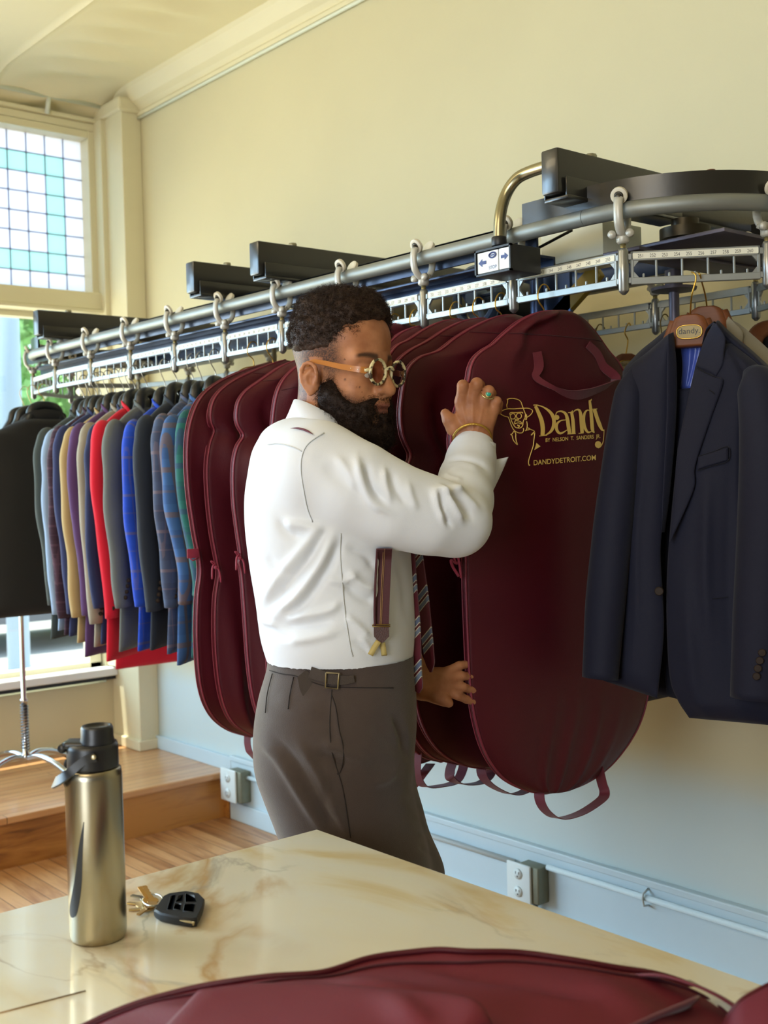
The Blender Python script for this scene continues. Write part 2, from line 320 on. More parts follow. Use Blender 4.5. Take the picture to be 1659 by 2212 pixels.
# back wall skirting: tall painted board with cap ledge and toe
struct('baseboard_back',join(bx(-4.24,XR,WY-.018,WY,0,.262),bx(-4.24,XR,WY-.026,WY,.250,.272,.004),bx(-4.24,XR,WY-.030,WY,.0,.078,.004),bx(-4.9,-4.24,WY-.02,WY,.2,.262,.003)),bluewhite)
cond=mat('conduit_white_paint',(206,220,224),.4)
struct('trim_11',join(tube([(-4.12,WY-.034,.205),(-2.56,WY-.034,.205)],.009,10),tube([(-2.42,WY-.034,.222),(XR,WY-.034,.222)],.009,10),*[tube([(x,WY-.016,.245),(x,WY-.044,.236),(x,WY-.047,.222),(x,WY-.04,.2),(x,WY-.016,.196)],.0035,6) for x in (-3.4,-2.05,-1.2)]),cond,smooth=True)
def outlet(x,z,s,label,name='wall_outlet'):
    t=thing(name,label,'outlet',(x,WY-.03,z))
    obj('box',box((x+.02*s,WY-.045,z),(.085*s,.05,.115*s),.004),mat('galvanised_box',(128,130,112),.5,.5,var=.2,vscale=30),t)
    obj('cover_plate',box((x-.012*s,WY-.075,z),(.1*s,.010,.12*s),.004),mat('outlet_white_plastic',(216,226,226),.35),t)
    for dz in (.028*s,-.028*s):
        r=obj('socket',lathe((x-.012*s,WY-.080,z+dz),[(0,0),(.017*s,0),(.017*s,.003),(.001,.0035)],20,(0,-1,0)),mat('outlet_white_plastic',(216,226,226),.35),t)
        obj('slot',join(box((x-.019*s,WY-.0838,z+dz+.003),(.002,.001,.008)),box((x-.006*s,WY-.0838,z+dz+.003),(.002,.001,.008)),box((x-.012*s,WY-.0838,z+dz-.008),(.004,.001,.004))),mat('slot_black',(30,30,30),.6),r,False)
    return t
o1=outlet(-2.49,.165,1.0,'white double wall outlet in a raised metal box on the skirting right of the man')
obj('conduit_stub',tube([(-2.47,WY-.04,.10),(-2.47,WY-.04,.02)],.009,10),mat('grey_painted_pipe',(120,134,140),.5,.3),o1)
outlet(-4.16,.165,1.15,'white painted outlet box on the skirting beside the end of the oak platform')
# thermostat-like white control cabinet is part of the conveyor
# ---------------------------------------------------------------- street outside
gnd=mat('sunlit_concrete',(205,200,188),.9,var=.1,vscale=2)
struct('pavement',bx(-36,XL-.15,-14,26,-.12,.02),gnd)
struct('road',bx(-15,-9,-14,26,.02,.03),mat('asphalt_road',(168,168,166),.9,var=.1,vscale=3))
leaf=mat('tree_foliage',(138,188,116),.8,var=.45,vscale=1.5); bark=mat('tree_bark',(96,84,70),.9,var=.3,vscale=8)
def tree(x,y,h,r,label,seed):
    rg=np.random.default_rng(seed); t=thing('tree',label,'tree',(x,y,.03),'trees across the street')
    obj('trunk',tube([(x,y,0),(x+.1,y,h*.3),(x,y+.1,h*.6)],[.2,.15,.08],10),bark,t)
    V=[];Fc=[]
    n=5200; d=rg.normal(size=(n,3)); d/=np.linalg.norm(d,axis=1)[:,None]; rad=r*(.72+.28*rg.random(n))*(1+.22*vnoise(d*2,2.5,seed))
    C=np.array([x,y,h*.50])+d*rad[:,None]*np.array([1,1,h*.46/r]); sz=.11+.08*rg.random(n)
    A=rg.normal(size=(n,3)); A/=np.linalg.norm(A,axis=1)[:,None]; B=np.cross(A,rg.normal(size=(n,3))); B/=np.linalg.norm(B,axis=1)[:,None]
    V=np.stack([C-A*sz[:,None],C+B*sz[:,None]*.5,C+A*sz[:,None],C-B*sz[:,None]*.5],1).reshape(-1,3); Fc=[(4*i,4*i+1,4*i+2,4*i+3) for i in range(n)]
    bm=bmesh.new(); bmesh.ops.create_icosphere(bm,subdivisions=4,radius=1); g=bm_geo(bm); U=g[0]; U=U*(.8*r*(1+.15*vnoise(U*2,2.5,seed+1)))[:,None]*np.array([1,1,h*.46/r])+np.array([x,y,h*.50])
    obj('crown',join((V,Fc),(U,g[1])),leaf,t,True)
for i,(x,y,h,r,lb) in enumerate([(-17.5,5.4,6.6,2.3,'broad green tree across the street, left of the pole through the window'),(-18,10.4,7,2.5,'broad green tree across the street, right of the pole'),(-18,.4,7,2.4,'green street tree left of the tall ones, mostly beyond the window edge'),(-24,15.5,9,3.0,'tall green tree furthest down the street'),(-24.2,7.6,9,3.1,'tall green tree behind the first two, filling the gap between them')]): tree(x,y,h,r,lb,i)
# pale blue street pole just outside
pp=onp(20,800,0,-7.6); tag(obj('street_pole',join(cyl((pp[0],pp[1],.02),(pp[0],pp[1],4.6),.075,20),lathe((pp[0],pp[1],.02),[(.13,0),(.13,.1),(.085,.16)],20)),mat('blue_grey_pole_paint',(150,172,196),.45)),'pale blue street pole standing outside the shop window','pole')
# parked car
cp=onp(60,1375,0,-10.5)
def car(cx,cy):
    t=thing('car','dark parked car blurred outside the window behind the coat stand','car',(cx,cy,.03))
    secs=[(-2.1,.45,.62),(-1.9,.35,.85),(-1.2,.3,.92),(-.75,.3,1.0),(-.3,.3,1.38),(.7,.3,1.4),(1.35,.3,1.05),(1.9,.35,.98),(2.1,.45,.7)]
    V=[];
    for y,z0,z1 in secs:
        hw=.82; top=.62 if z1>1.2 else .76
        V+=[(cx-hw,cy+y,z0),(cx-hw,cy+y,(z0+z1)/2 if z1<1.2 else .95),(cx-top,cy+y,z1),(cx+top,cy+y,z1),(cx+hw,cy+y,(z0+z1)/2 if z1<1.2 else .95),(cx+hw,cy+y,z0)]
    n=6; Fc=[(i*n+j,i*n+(j+1)%n,(i+1)*n+(j+1)%n,(i+1)*n+j) for i in range(len(secs)-1) for j in range(n)]+[tuple(range(n)),tuple((len(secs)-1)*n+j for j in range(n))]
    obj('body',(V,Fc),mat('car_paint_dark',(70,78,88),.3,.4,coat=1),t,True,30)
    for sx_ in (-1,1):
        for yy in (-1.35,1.3): obj('wheel',lathe((cx+sx_*.72,cy+yy,.34),[(.0,0),(.2,0),(.31,.01),(.31,.18),(.2,.2),(0,.2)],24,(sx_,0,0)),mat('tyre_rubber',(28,28,30),.8),t)
    obj('glass',join(bx(cx+.72,cx+.74,cy-.25,cy+1.0,1.0,1.3,.003)),mat('car_glass',(40,50,56),.1),t,False)
car(cp[0],cp[1])
# building across the street
tag(obj('shop_building',join(bx(-34,-31,-10,24,0,4.2),*[bx(-31.05,-30.9,y,y+1.6,1,2.4) for y in range(-8,20,4)]),mat('pale_brick_building',(214,196,182),.8,var=.15,vscale=2),None,False),'pale low building across the street behind the trees','building')
# ================================================================ GARMENT CONVEYOR
CN0,CN1=1.86,2.47; CC=(CN0+CN1)/2; CRAD=(CN1-CN0)/2; CXR=-1.545; CXL=-4.20
galv=mat('galvanised_tube',(138,142,138),.5,.55,var=.15,vscale=14,bump=.1,bscale=40)
cast=mat('cast_aluminium',(158,162,160),.42,.65,var=.12,vscale=30)
cast_w=mat('white_cast_bracket',(184,182,172),.42,.25,var=.06,vscale=30)
steel_k=mat('black_painted_steel',(30,29,26),.3,.0,var=.25,vscale=9,bump=.12,bscale=60,spec=.6,coat=.25)
steel_b=mat('blue_black_channel',(40,54,82),.3,.4,var=.3,vscale=9,bump=.15,bscale=60,spec=.8)
nylon=mat('nylon_roller',(206,200,182),.45); brass=mat('brass_wire',(196,158,72),.28,.9); rust=mat('rusty_bolt',(104,66,44),.7,.3)
whitecab=mat('white_enamel_cabinet',(222,224,206),.35,var=.03,vscale=6)
def loop(x_off=0.0,z=1.95,n_arc=22,r=CRAD,a0=None):
    pts=[]; 
    for a in np.linspace(-90,90,n_arc): pts.append((CXR+r*math.cos(math.radians(a)),CC+r*math.sin(math.radians(a)),z))
    for a in np.linspace(90,270,n_arc): pts.append((CXL+r*math.cos(math.radians(a)),CC+r*math.sin(math.radians(a)),z))
    return np.array(pts)
CV=thing('garment_conveyor','motorised loop garment conveyor with numbered metal rail along the cream wall','garment conveyor',(-2.9,CC,1.8))
LP=loop()
obj('track_pipe',tube(resample(np.concatenate([LP,LP[:1]]),260),.0168,16,cap=False),galv,CV)
# post positions : follow the loop with a fixed pitch
def post_positions():
    P=np.concatenate([LP,LP[:1]]); s=np.r_[0,np.cumsum(np.linalg.norm(np.diff(P[:,:2],axis=0),axis=1))]
    i0=0; start=s[0]; L=s[-1]
    # front straight runs from CXL back to CXR at the end of the list; begin at x=-1.46 on the arc
    pit=.2915; out=[]; s_start=(-1.46-CXR) # arc length roughly
    n=int(round(L/pit)); pit2=L/n
    for k in range(n):
        t=(s_start+k*pit2)%L; out.append((np.interp(t,s,P[:,0]),np.interp(t,s,P[:,1])))
    return out
PO=post_positions()
ZT,ZB=1.868,1.803
hub=mat('cast_hub',(150,152,150),.32,.8,var=.1,vscale=30)
def carrier(p,d):
    """p=(x,y), d = unit travel direction; bracket clasping the pipe with two nylon rollers, stem, hinge hub"""
    x,y=p; d=np.array([d[0],d[1],0.]); nn=np.array([d[1],-d[0],0.])   # nn points outward
    c=np.array([x,y,1.95])
    g=[]
    a=[c+nn*.004+np.array([0,0,-.052]),c+nn*.026+np.array([0,0,-.030]),c+nn*.030+np.array([0,0,.0]),c+nn*.024+np.array([0,0,.020])]
    b=[c-nn*.004+np.array([0,0,-.052]),c-nn*.026+np.array([0,0,-.030]),c-nn*.030+np.array([0,0,.0]),c-nn*.024+np.array([0,0,.020])]
    g.append(tube(smoothline(a,10),.0065,8,ell=1.5)); g.append(tube(smoothline(b,10),.0065,8,ell=1.5))
    g.append(lathe(c+np.array([0,0,-.066]),[(.009,0),(.013,.004),(.013,.016),(.009,.022)],16))
    for s in (-1,1): g.append(lathe(c+d*.018*s+nn*.012+np.array([0,0,-.048]),[(.008,-.005),(.008,.005)],12,nn)); g.append(tube([c+np.array([0,0,-.052]),c+d*.022*s+np.array([0,0,-.046])],.005,8))
    br=obj('bracket',join(*g),cast_w,CV)
    for s in (-1,1):
        ax=nn*s*.88+np.array([0,0,-.47]); ax/=np.linalg.norm(ax); cc=c+nn*s*.019+np.array([0,0,.026])
        rl=obj('roller',lathe(cc-ax*.0045,[(.006,.001),(.0135,0),(.0168,.0015),(.0168,.0085),(.0135,.010),(.0095,.0095),(.0090,.007)],24,ax),nylon,br,True,40)
        obj('roller_hub',join(lathe(cc+ax*.001,[(.0088,0),(.0088,.004),(.006,.0042)],18,ax),lathe(cc+ax*.004,[(.005,0),(.005,.006),(.0035,.008)],12,ax)),mat('roller_bearing',(70,66,58),.45,.6),rl)
    obj('stem',tube([c+np.array([0,0,-.066]),(x,y,ZT-.004)],.0058,10),mat('brass_stem',(150,138,96),.35,.8),br)
    h=lathe((x,y,ZB-.012),[(.003,-.008),(.0085,-.003),(.0105,0),(.0105,.02),(.0112,.022),(.0112,.052),(.0105,.054),(.0105,.078),(.008,.084)],16)
    obj('hinge_hub',h,hub,br)
def seg(p,q,num=None):
    p=np.array([p[0],p[1],0.]); q=np.array([q[0],q[1],0.]); d=q-p; L=np.linalg.norm(d); d/=L; nn=np.array([d[1],-d[0],0.]); R=np.stack([d,nn,[0,0,1]],1)
    a,b=.014,L-.014; mid=(p+q)/2; z1=np.array([0,0,1.])
    def B(u0,u1,z0,z1_,t=.006,off=0): return box(p+d*((u0+u1)/2)+nn*off+np.array([0,0,(z0+z1_)/2]),(u1-u0,t,z1_-z0),.0012,R,1)
    g=[B(a,b,ZT-.019,ZT,.007),B(a,b,ZB-.001,ZB+.013,.009),B(a,a+.006,ZB,ZT,.007),B(b-.006,b,ZB,ZT,.007),B(.004,a+.004,ZT-.017,ZT-.004,.007),B(.004,a+.004,ZB+.002,ZB+.014,.007),B(b-.004,L-.004,ZT-.017,ZT-.004,.007),B(b-.004,L-.004,ZB+.002,ZB+.014,.007)]
    st=(b-a)/5
    for k in range(1,5): g.append(B(a+k*st-.0022,a+k*st+.0022,ZB+.012,ZT-.018,.005))
    for k in range(5): g.append(B(a+(k+.5)*st-.0022,a+(k+.5)*st+.0022,ZB+.012,ZB+.021,.005))
    for (u,s) in ((a+.006,1),(b-.006,-1)):
        for zz,sg in ((ZB+.013,1),(ZT-.019,-1)):
            V=[p+d*u+nn*o+np.array([0,0,zz]) for o in (-.003,.003)]+[p+d*(u+s*.01)+nn*o+np.array([0,0,zz]) for o in (-.003,.003)]+[p+d*u+nn*o+np.array([0,0,zz+sg*.012]) for o in (-.003,.003)]
            g.append((np.array(V),[(0,2,4),(1,5,3),(0,1,3,2),(2,3,5,4),(0,4,5,1)]))
    r=obj('rail_segment',join(*g),cast,CV,True,30)
    if num is not None:
        yy=nn*.0040
        obj('number_strip',B(a+.004,b-.004,ZT-.0155,ZT-.0035,.0006,.0039),mat('number_strip_white',(228,228,214),.6),r,False)
        tg=[]
        for k in range(10):
            u=a+.008+(b-a-.016)*(k+.5)/10
            # text faces outward (nn); reading direction along increasing numbers
            tg.append(text_geo(str(num+k),.0098,p+d*u+nn*.0043+np.array([0,0,ZT-.0132]),d,z1,.0002,'CENTER',sx=.8,offset=-.006))
        obj('number',join(*tg),mat('number_print_black',(34,34,34),.6),r,False)
    return r
n_=len(PO)
for k in range(n_):
    p=PO[k]; q=PO[(k+1)%n_]; pr=PO[k-1]
    d=np.array([q[0]-pr[0],q[1]-pr[1]]); d/=np.linalg.norm(d)
    carrier(p,d)
    if p[1]<2.2 or q[1]<2.2: num=(251+10*k) if k<4 else 251-10*(n_-k)
    else: num=None
    # travel direction on the near run is +x, so numbers rise to the right
    seg(p,q,num if num and 150<num<290 else None)
# black square-tube cross beams on saddles
BE=[(onp(70,675,1,1.78)[0],1),(onp(400,570,1,1.78)[0],1),(onp(537,525,1,1.78)[0],1),(onp(1167,325,1,1.78)[0],1)]
ZB0,ZB1=1.992,2.082
def beam(xl,y0,y1,w=.045):
    b_=obj('cross_beam',join(bx(xl,xl+w,y0,y1,ZB0,ZB1,.005)),steel_k,CV,True,30)
    for g in (lathe((xl+w/2,y0+.13,ZB1),[(.013,0),(.013,.006),(.011,.010)],6),lathe((xl+w/2,y0+.13,ZB1-.115),[(.009,0),(.009,.03)],6)): obj('beam_bolt',g,mat('zinc_bolt',(150,146,124),.4,.7),b_)
    obj('saddle',join(bx(xl-.006,xl+w+.012,y0+.015,y0+.40,ZB0-.012,ZB0-.004,.002),bx(xl-.006,xl-.002,y0+.015,y0+.40,ZB0-.006,ZB0+.022,.001),bx(xl+w+.006,xl+w+.010,y0+.015,y0+.40,ZB0-.006,ZB0+.032,.001)),steel_k,b_,True,30)
    return b_
for i,(xl,_) in enumerate(BE): beam(xl,1.78,2.62)
# upright channel the pipe is welded to, straight runs, and the curved bar over the bend
def bar_loop(off,z0,z1,th,xa,xb):
    return bx(xa,xb,CN0+off-th/2,CN0+off+th/2,z0,z1,.002)
obj('side_channel',join(bx(-4.42,-1.72,CN0+.045,CN0+.052,1.925,1.985,.001),bx(-4.42,-1.72,CN0+.045,CN0+.105,1.979,1.985,.001),bx(-4.42,-1.72,CN0+.045,CN0+.105,1.905,1.911,.001),bx(-4.42,-1.72,CN0+.10,CN0+.106,1.87,1.911,.001)),steel_b,CV,True,30)
obj('side_channel',join(bx(-4.42,-1.72,CN1-.052,CN1-.045,1.925,1.985,.001),bx(-4.42,-1.72,CN1-.105,CN1-.045,1.979,1.985,.001),bx(-4.42,-1.72,CN1-.105,CN1-.045,1.905,1.911,.001)),steel_b,CV,True,30)
def curvebar(cx,a0,a1,xs):
    pts=[]
    if xs>0: pts.append((cx-xs,CC-CRAD,0))
    for a in np.linspace(a0,a1,40): pts.append((cx+CRAD*math.cos(math.radians(a)),CC+CRAD*math.sin(math.radians(a)),0))
    if xs>0: pts.append((cx-xs,CC+CRAD,0))
    P=np.array(pts); P[:,2]=1.988
    return ribbon(P,(0,0,1),.046,.008)
obj('bend_bar',curvebar(CXR,-90,90,.17),steel_k,CV,True,30)
obj('bend_bar',curvebar(CXL,90,270,0),steel_k,CV,True,30)
# drive: motor, sprocket, chain, gearbox plate, belt guard, yellow sign board
dx,dy=-1.52,CC
obj('mount_plate',join(bx(-1.60,-1.30,1.98,2.40,1.893,1.901,.002),bx(-1.56,-1.48,1.95,2.45,1.885,1.893,.002)),mat('dull_steel_plate',(96,92,104),.45,.6,var=.2,vscale=12),CV,True,30)
obj('sprocket',lathe((dx,dy,1.905),[(.012,0),(.085,0),(.088,.002),(.088,.008),(.085,.010),(.03,.012),(.03,.03),(.055,.032),(.055,.055),(.03,.058),(.03,.075),(.012,.075)],40),mat('oiled_gear_steel',(70,66,58),.4,.8),CV,True,30)
ch=[]
for a in np.linspace(0,360,44,endpoint=False):
    ca,sa=math.cos(math.radians(a)),math.sin(math.radians(a)); ch.append(lathe((dx+.094*ca,dy+.094*sa,1.903),[(.0042,0),(.0052,.003),(.0052,.009),(.0042,.012)],8))
obj('drive_chain',join(*ch),mat('oiled_chain',(52,40,36),.4,.7),CV)
obj('bend_bolt',lathe((-1.335,1.99,2.008),[(.012,0),(.012,.008),(.009,.012)],12),rust,CV)
g1=onp(1215,560,1,2.2)
obj('control_cabinet',bx(onp(1168,530,1,2.06)[0],onp(1302,500,1,2.06)[0],2.06,2.2,onp(1240,563,1,2.06)[2],onp(1240,488,1,2.06)[2],.003),whitecab,CV,True,30)
obj('gearbox',join(bx(-2.62,-2.40,2.08,2.26,1.84,1.94,.006),lathe((-2.33,2.17,1.88),[(.05,-.07),(.055,-.06),(.055,.06),(.05,.07)],24,(1,0,0))),mat('machine_grey',(126,122,104),.5,.2,var=.1,vscale=10),CV,True,30)
# belt pulley with spokes and its guard
pc=np.array(onp(1030,640,1,2.12)); 
sp=[lathe(pc,[(.012,-.02),(.022,-.02),(.022,.02),(.012,.02)],20,(0,1,0))]
ringp=[pc+np.array([.072*math.cos(a),0,.072*math.sin(a)]) for a in np.linspace(0,2*math.pi,48,endpoint=False)]
sp.append(tube(ringp,.009,8,closed=True,cap=False,ell=1.6))
for a in np.linspace(0,2*math.pi,5,endpoint=False): sp.append(tube([pc,pc+np.array([.07*math.cos(a),0,.07*math.sin(a)])],.006,8,ell=1.5))
obj('pulley',join(*sp),mat('blue_grey_cast_pulley',(86,104,132),.5,.3),CV,True,40)
obj('motor',join(lathe((pc[0]-.03,pc[1]+.05,pc[2]-.01),[(.02,0),(.062,.004),(.066,.012),(.066,.15),(.06,.158),(.02,.16)],28,(0,1,0)),bx(pc[0]-.11,pc[0]+.10,2.16,2.28,pc[2]-.12,pc[2]-.09,.003)),mat('black_motor_shell',(30,32,36),.4,.3),CV,True,35)
dpx=onp(1160,640,1,2.16)[0]
obj('drop_post',join(cyl((dpx,2.16,1.60),(dpx,2.16,1.93),.017,16),bx(dpx-.05,dpx+.08,2.19,2.2,1.6,1.93)),mat('dark_blue_tube',(58,74,110),.3,.5),CV,True,35)
obj('belt_guard',(lambda b:(b[0],b[1]))(box(tuple(onp(1238,645,1,2.2)),(.20,.02,.042),.003,np.array([[math.cos(.62),0,-math.sin(.62)],[0,1,0],[math.sin(.62),0,math.cos(.62)]]))),mat('mustard_painted_guard',(148,124,40),.5),CV,True,30)
dwx=onp(1455,600,1,2.24)[0]
obj('drive_wheel',join(lathe((dwx,2.24,1.84),[(.012,0),(.05,.004),(.052,.01),(.02,.013),(.02,.05),(.012,.052)],28),cyl((dwx,2.24,1.76),(dwx,2.24,1.86),.012,14)),mat('dull_steel_plate',(96,92,104),.45,.6),CV,True,35)
# dark cable along the inner channel
obj('cable',tube(smoothline([(-2.62,2.02,1.90),(-2.3,1.98,1.885),(-2.05,1.97,1.90),(-1.85,1.98,1.93),(-1.7,2.0,1.97)],30),.0035,8),mat('black_cable',(24,24,26),.5),CV)
# hanging swivel boxes on the inner run seen below the rail
for xx in (-3.03,-2.72,-2.5): obj('idler_cone',lathe((xx,2.12,1.70),[(.004,0),(.006,.05),(.02,.075),(.026,.085),(.02,.1),(.008,.11),(.008,.18)],16),mat('aged_brass_fitting',(112,104,84),.45,.6),CV)
# ---- arched pipe and direction switch box
SB=thing('direction_switch','black boxed direction switch with blue arrows hanging from an arched pipe','switch',tuple(onp(1080,560,1,1.76)))
s0=onp(1078,520,1,1.77); sx0=s0[0]
arch=[(sx0,1.77,s0[2]-.005),(sx0,1.775,s0[2]+.05),(sx0+.002,1.79,s0[2]+.095),(sx0+.022,1.80,s0[2]+.125),(sx0+.055,1.805,s0[2]+.135),(BE[3][0]+.02,1.80,s0[2]+.135)]
obj('arched_pipe',tube(smoothline(arch,30),.0125,16),mat('nickel_pipe',(156,150,122),.25,.9),SB)
obj('collar',lathe((sx0,1.77,s0[2]-.012),[(.015,0),(.016,.002),(.016,.018),(.014,.02)],20),mat('black_plastic',(24,25,28),.45),SB)
w0=onp(1026,548,1,1.74); w1=onp(1103,520,1,1.74); zt=(w0[2]+w1[2])/2; zb_=onp(1064,592,1,1.74)[2]
obj('switch_box',join(bx(w0[0],w1[0],1.745,1.83,zb_,zt,.002),bx(w0[0],w1[0],1.738,1.745,zt-.004,zt),bx(w0[0],w1[0],1.738,1.745,zb_,zb_+.004),bx(w0[0],w0[0]+.004,1.738,1.745,zb_,zt),bx(w1[0]-.004,w1[0],1.738,1.745,zb_,zt)),mat('black_plastic',(24,25,28),.45),SB,True,30)
xm=(w0[0]+w1[0])/2; tw=(w1[0]-w0[0]); white_p=mat('switch_face_white',(222,224,222),.4); blue_p=mat('switch_print_blue',(44,60,120),.5)
obj('switch_face',join(bx(w0[0]+.006,w0[0]+tw*.64,1.741,1.744,zb_+.006,zt-.006,.0005),bx(w0[0]+tw*.665,w1[0]-.006,1.741,1.744,zb_+.006,zt-.006,.0005)),white_p,SB,False)
def arrow(cx,cz,s,dirn):
    p=[(-1,0),(0,.75),(0,.3),(1,.3),(1,-.3),(0,-.3),(0,-.75)]; V=[(cx+dirn*a*s,1.7403,cz+b*s) for a,b in p]
    f=[(0,1,6),(2,3,4,5)]; return np.array(V),(f if dirn<0 else f)
zc=(zb_+zt)/2
obj('arrow',arrow(w0[0]+tw*.2,zc,tw*.11,1),blue_p,SB,False); obj('arrow',arrow(w0[0]+tw*.82,zc+.004,tw*.1,-1),blue_p,SB,False)
ov=[(w0[0]+tw*.49+tw*.1*math.cos(a),1.7402,zc+.012+tw*.055*math.sin(a)) for a in np.linspace(0,2*math.pi,40,endpoint=False)]
obj('emblem',join(tube(ov,.0012,6,closed=True,cap=False),tube([(p[0]*.75+(w0[0]+tw*.49)*.25,p[1],p[2]*.7+(zc+.012)*.3) for p in ov],.0006,5,closed=True,cap=False),bx(w0[0]+tw*.44,w0[0]+tw*.54,1.7400,1.7404,zc+.0105,zc+.0135),text_geo('STOP',.0095,(w0[0]+tw*.49,1.7402,zc-.016),(1,0,0),(0,0,1),.0002,'CENTER')),blue_p,SB,False)
# ================================================================ GARMENTS
def fabric(name,c,var=.06,rough=.85,bump=.25,bs=700,sheen=.08,spec=.25): return mat(name,c,rough,var=var,vscale=9,bump=bump,bscale=bs,sheen=sheen,spec=spec)
def loft(Lp,Rp,nrm,th=.02,edge=.004,nt=90,ns=34,power=4,folds=(),noise=.0,nscale=9,seed=0,back=True,bulge_fn=None,two=1.0):
    """closed cloth solid between two 3-D side lines; front offset along nrm, back the other way. returns geo and front grid"""
    L=resample(smoothline(Lp,200),nt); R=resample(smoothline(Rp,200),nt); s=np.linspace(0,1,ns); t=np.linspace(0,1,nt)
    G=L[:,None]*(1-s)[None,:,None]+R[:,None]*s[None,:,None]
    prof=(1-np.abs(2*s-1)**power)[None,:]*(np.clip(t/.06,0,1)*np.clip((1-t)/.05,0,1))[:,None]**.5
    if bulge_fn is not None: prof=prof*bulge_fn(s[None,:],t[:,None])
    off=edge+th*prof
    nz=noise*vnoise(G.reshape(-1,3),nscale,seed).reshape(nt,ns)*np.clip(1.2-np.abs(2*s-1)[None,:]**6,0,1)
    fo=np.zeros((nt,ns))
    for (s0,t0,s1,t1,w,h) in folds:
        A=np.array([s0,t0]);B=np.array([s1,t1]); d=B-A; LL=d@d+1e-9
        u=np.clip(((s[None,:]-A[0])*d[0]+(t[:,None]-A[1])*d[1])/LL,0,1)
        ds=(s[None,:]-(A[0]+u*d[0])); dt=(t[:,None]-(A[1]+u*d[1]))*1.8
        fo+=h*np.exp(-(ds**2+dt**2)/w**2)*(np.sin(u*math.pi*.9+.15))
    nrm=np.asarray(nrm,float); nrm=nrm/np.linalg.norm(nrm)
    Fr=G+nrm*(off+nz+fo)[...,None]; Bk=G-nrm*(edge+th*two*prof-nz*.6)[...,None]
    V=np.concatenate([Fr.reshape(-1,3),Bk.reshape(-1,3)]); o=nt*ns
    Fc=grid_faces(nt,ns)+grid_faces(nt,ns,o,True)
    for i in range(nt-1):
        Fc.append((i*ns,o+i*ns,o+(i+1)*ns,(i+1)*ns)); Fc.append((i*ns+ns-1,(i+1)*ns+ns-1,o+(i+1)*ns+ns-1,o+i*ns+ns-1))
    for j in range(ns-1):
        Fc.append((j,j+1,o+j+1,o+j)); Fc.append(((nt-1)*ns+j,o+(nt-1)*ns+j,o+(nt-1)*ns+j+1,(nt-1)*ns+j+1))
    return (V,Fc),Fr,Bk
maroon=fabric('maroon_nonwoven',(76,14,27),.14,.5,.3,700,.0,.32)
pipe_m=fabric('maroon_piping',(124,40,58),.05,.5,.1,900,.0,.5)
strap_m=fabric('maroon_strap',(96,22,38),.05,.6,.2,900,.2,.4)
gold=mat('gold_print',(240,204,112),.5,.0,var=.05,vscale=40)
def hook(x,y,zt,zb,r=.0016,sgn=-1,d=(0,1)):
    """wire hook over the rail bar; d = unit horizontal direction across the rail (away from the near side)"""
    p=[(0,zb),(-.004,zb+.02),(-.020,zt-.024),(-.021,zt-.006),(-.010,zt+.010),(.004,zt+.012),(.016,zt+.002)]
    return tube(smoothline([(x+a*d[0],y+a*d[1],b) for a,b in p],24),r,8)
def onpl(px,py,x,rot,off=0):
    n=np.array([math.cos(rot),math.sin(rot),0.]); p0=np.array([x,CN0,0.])+n*off; d=ray(px,py); return EYE+d*(((p0-EYE)@n)/(d@n))
def edges_px(x,pts,rot=0): return [onpl(px,py,x,rot) for px,py in pts]
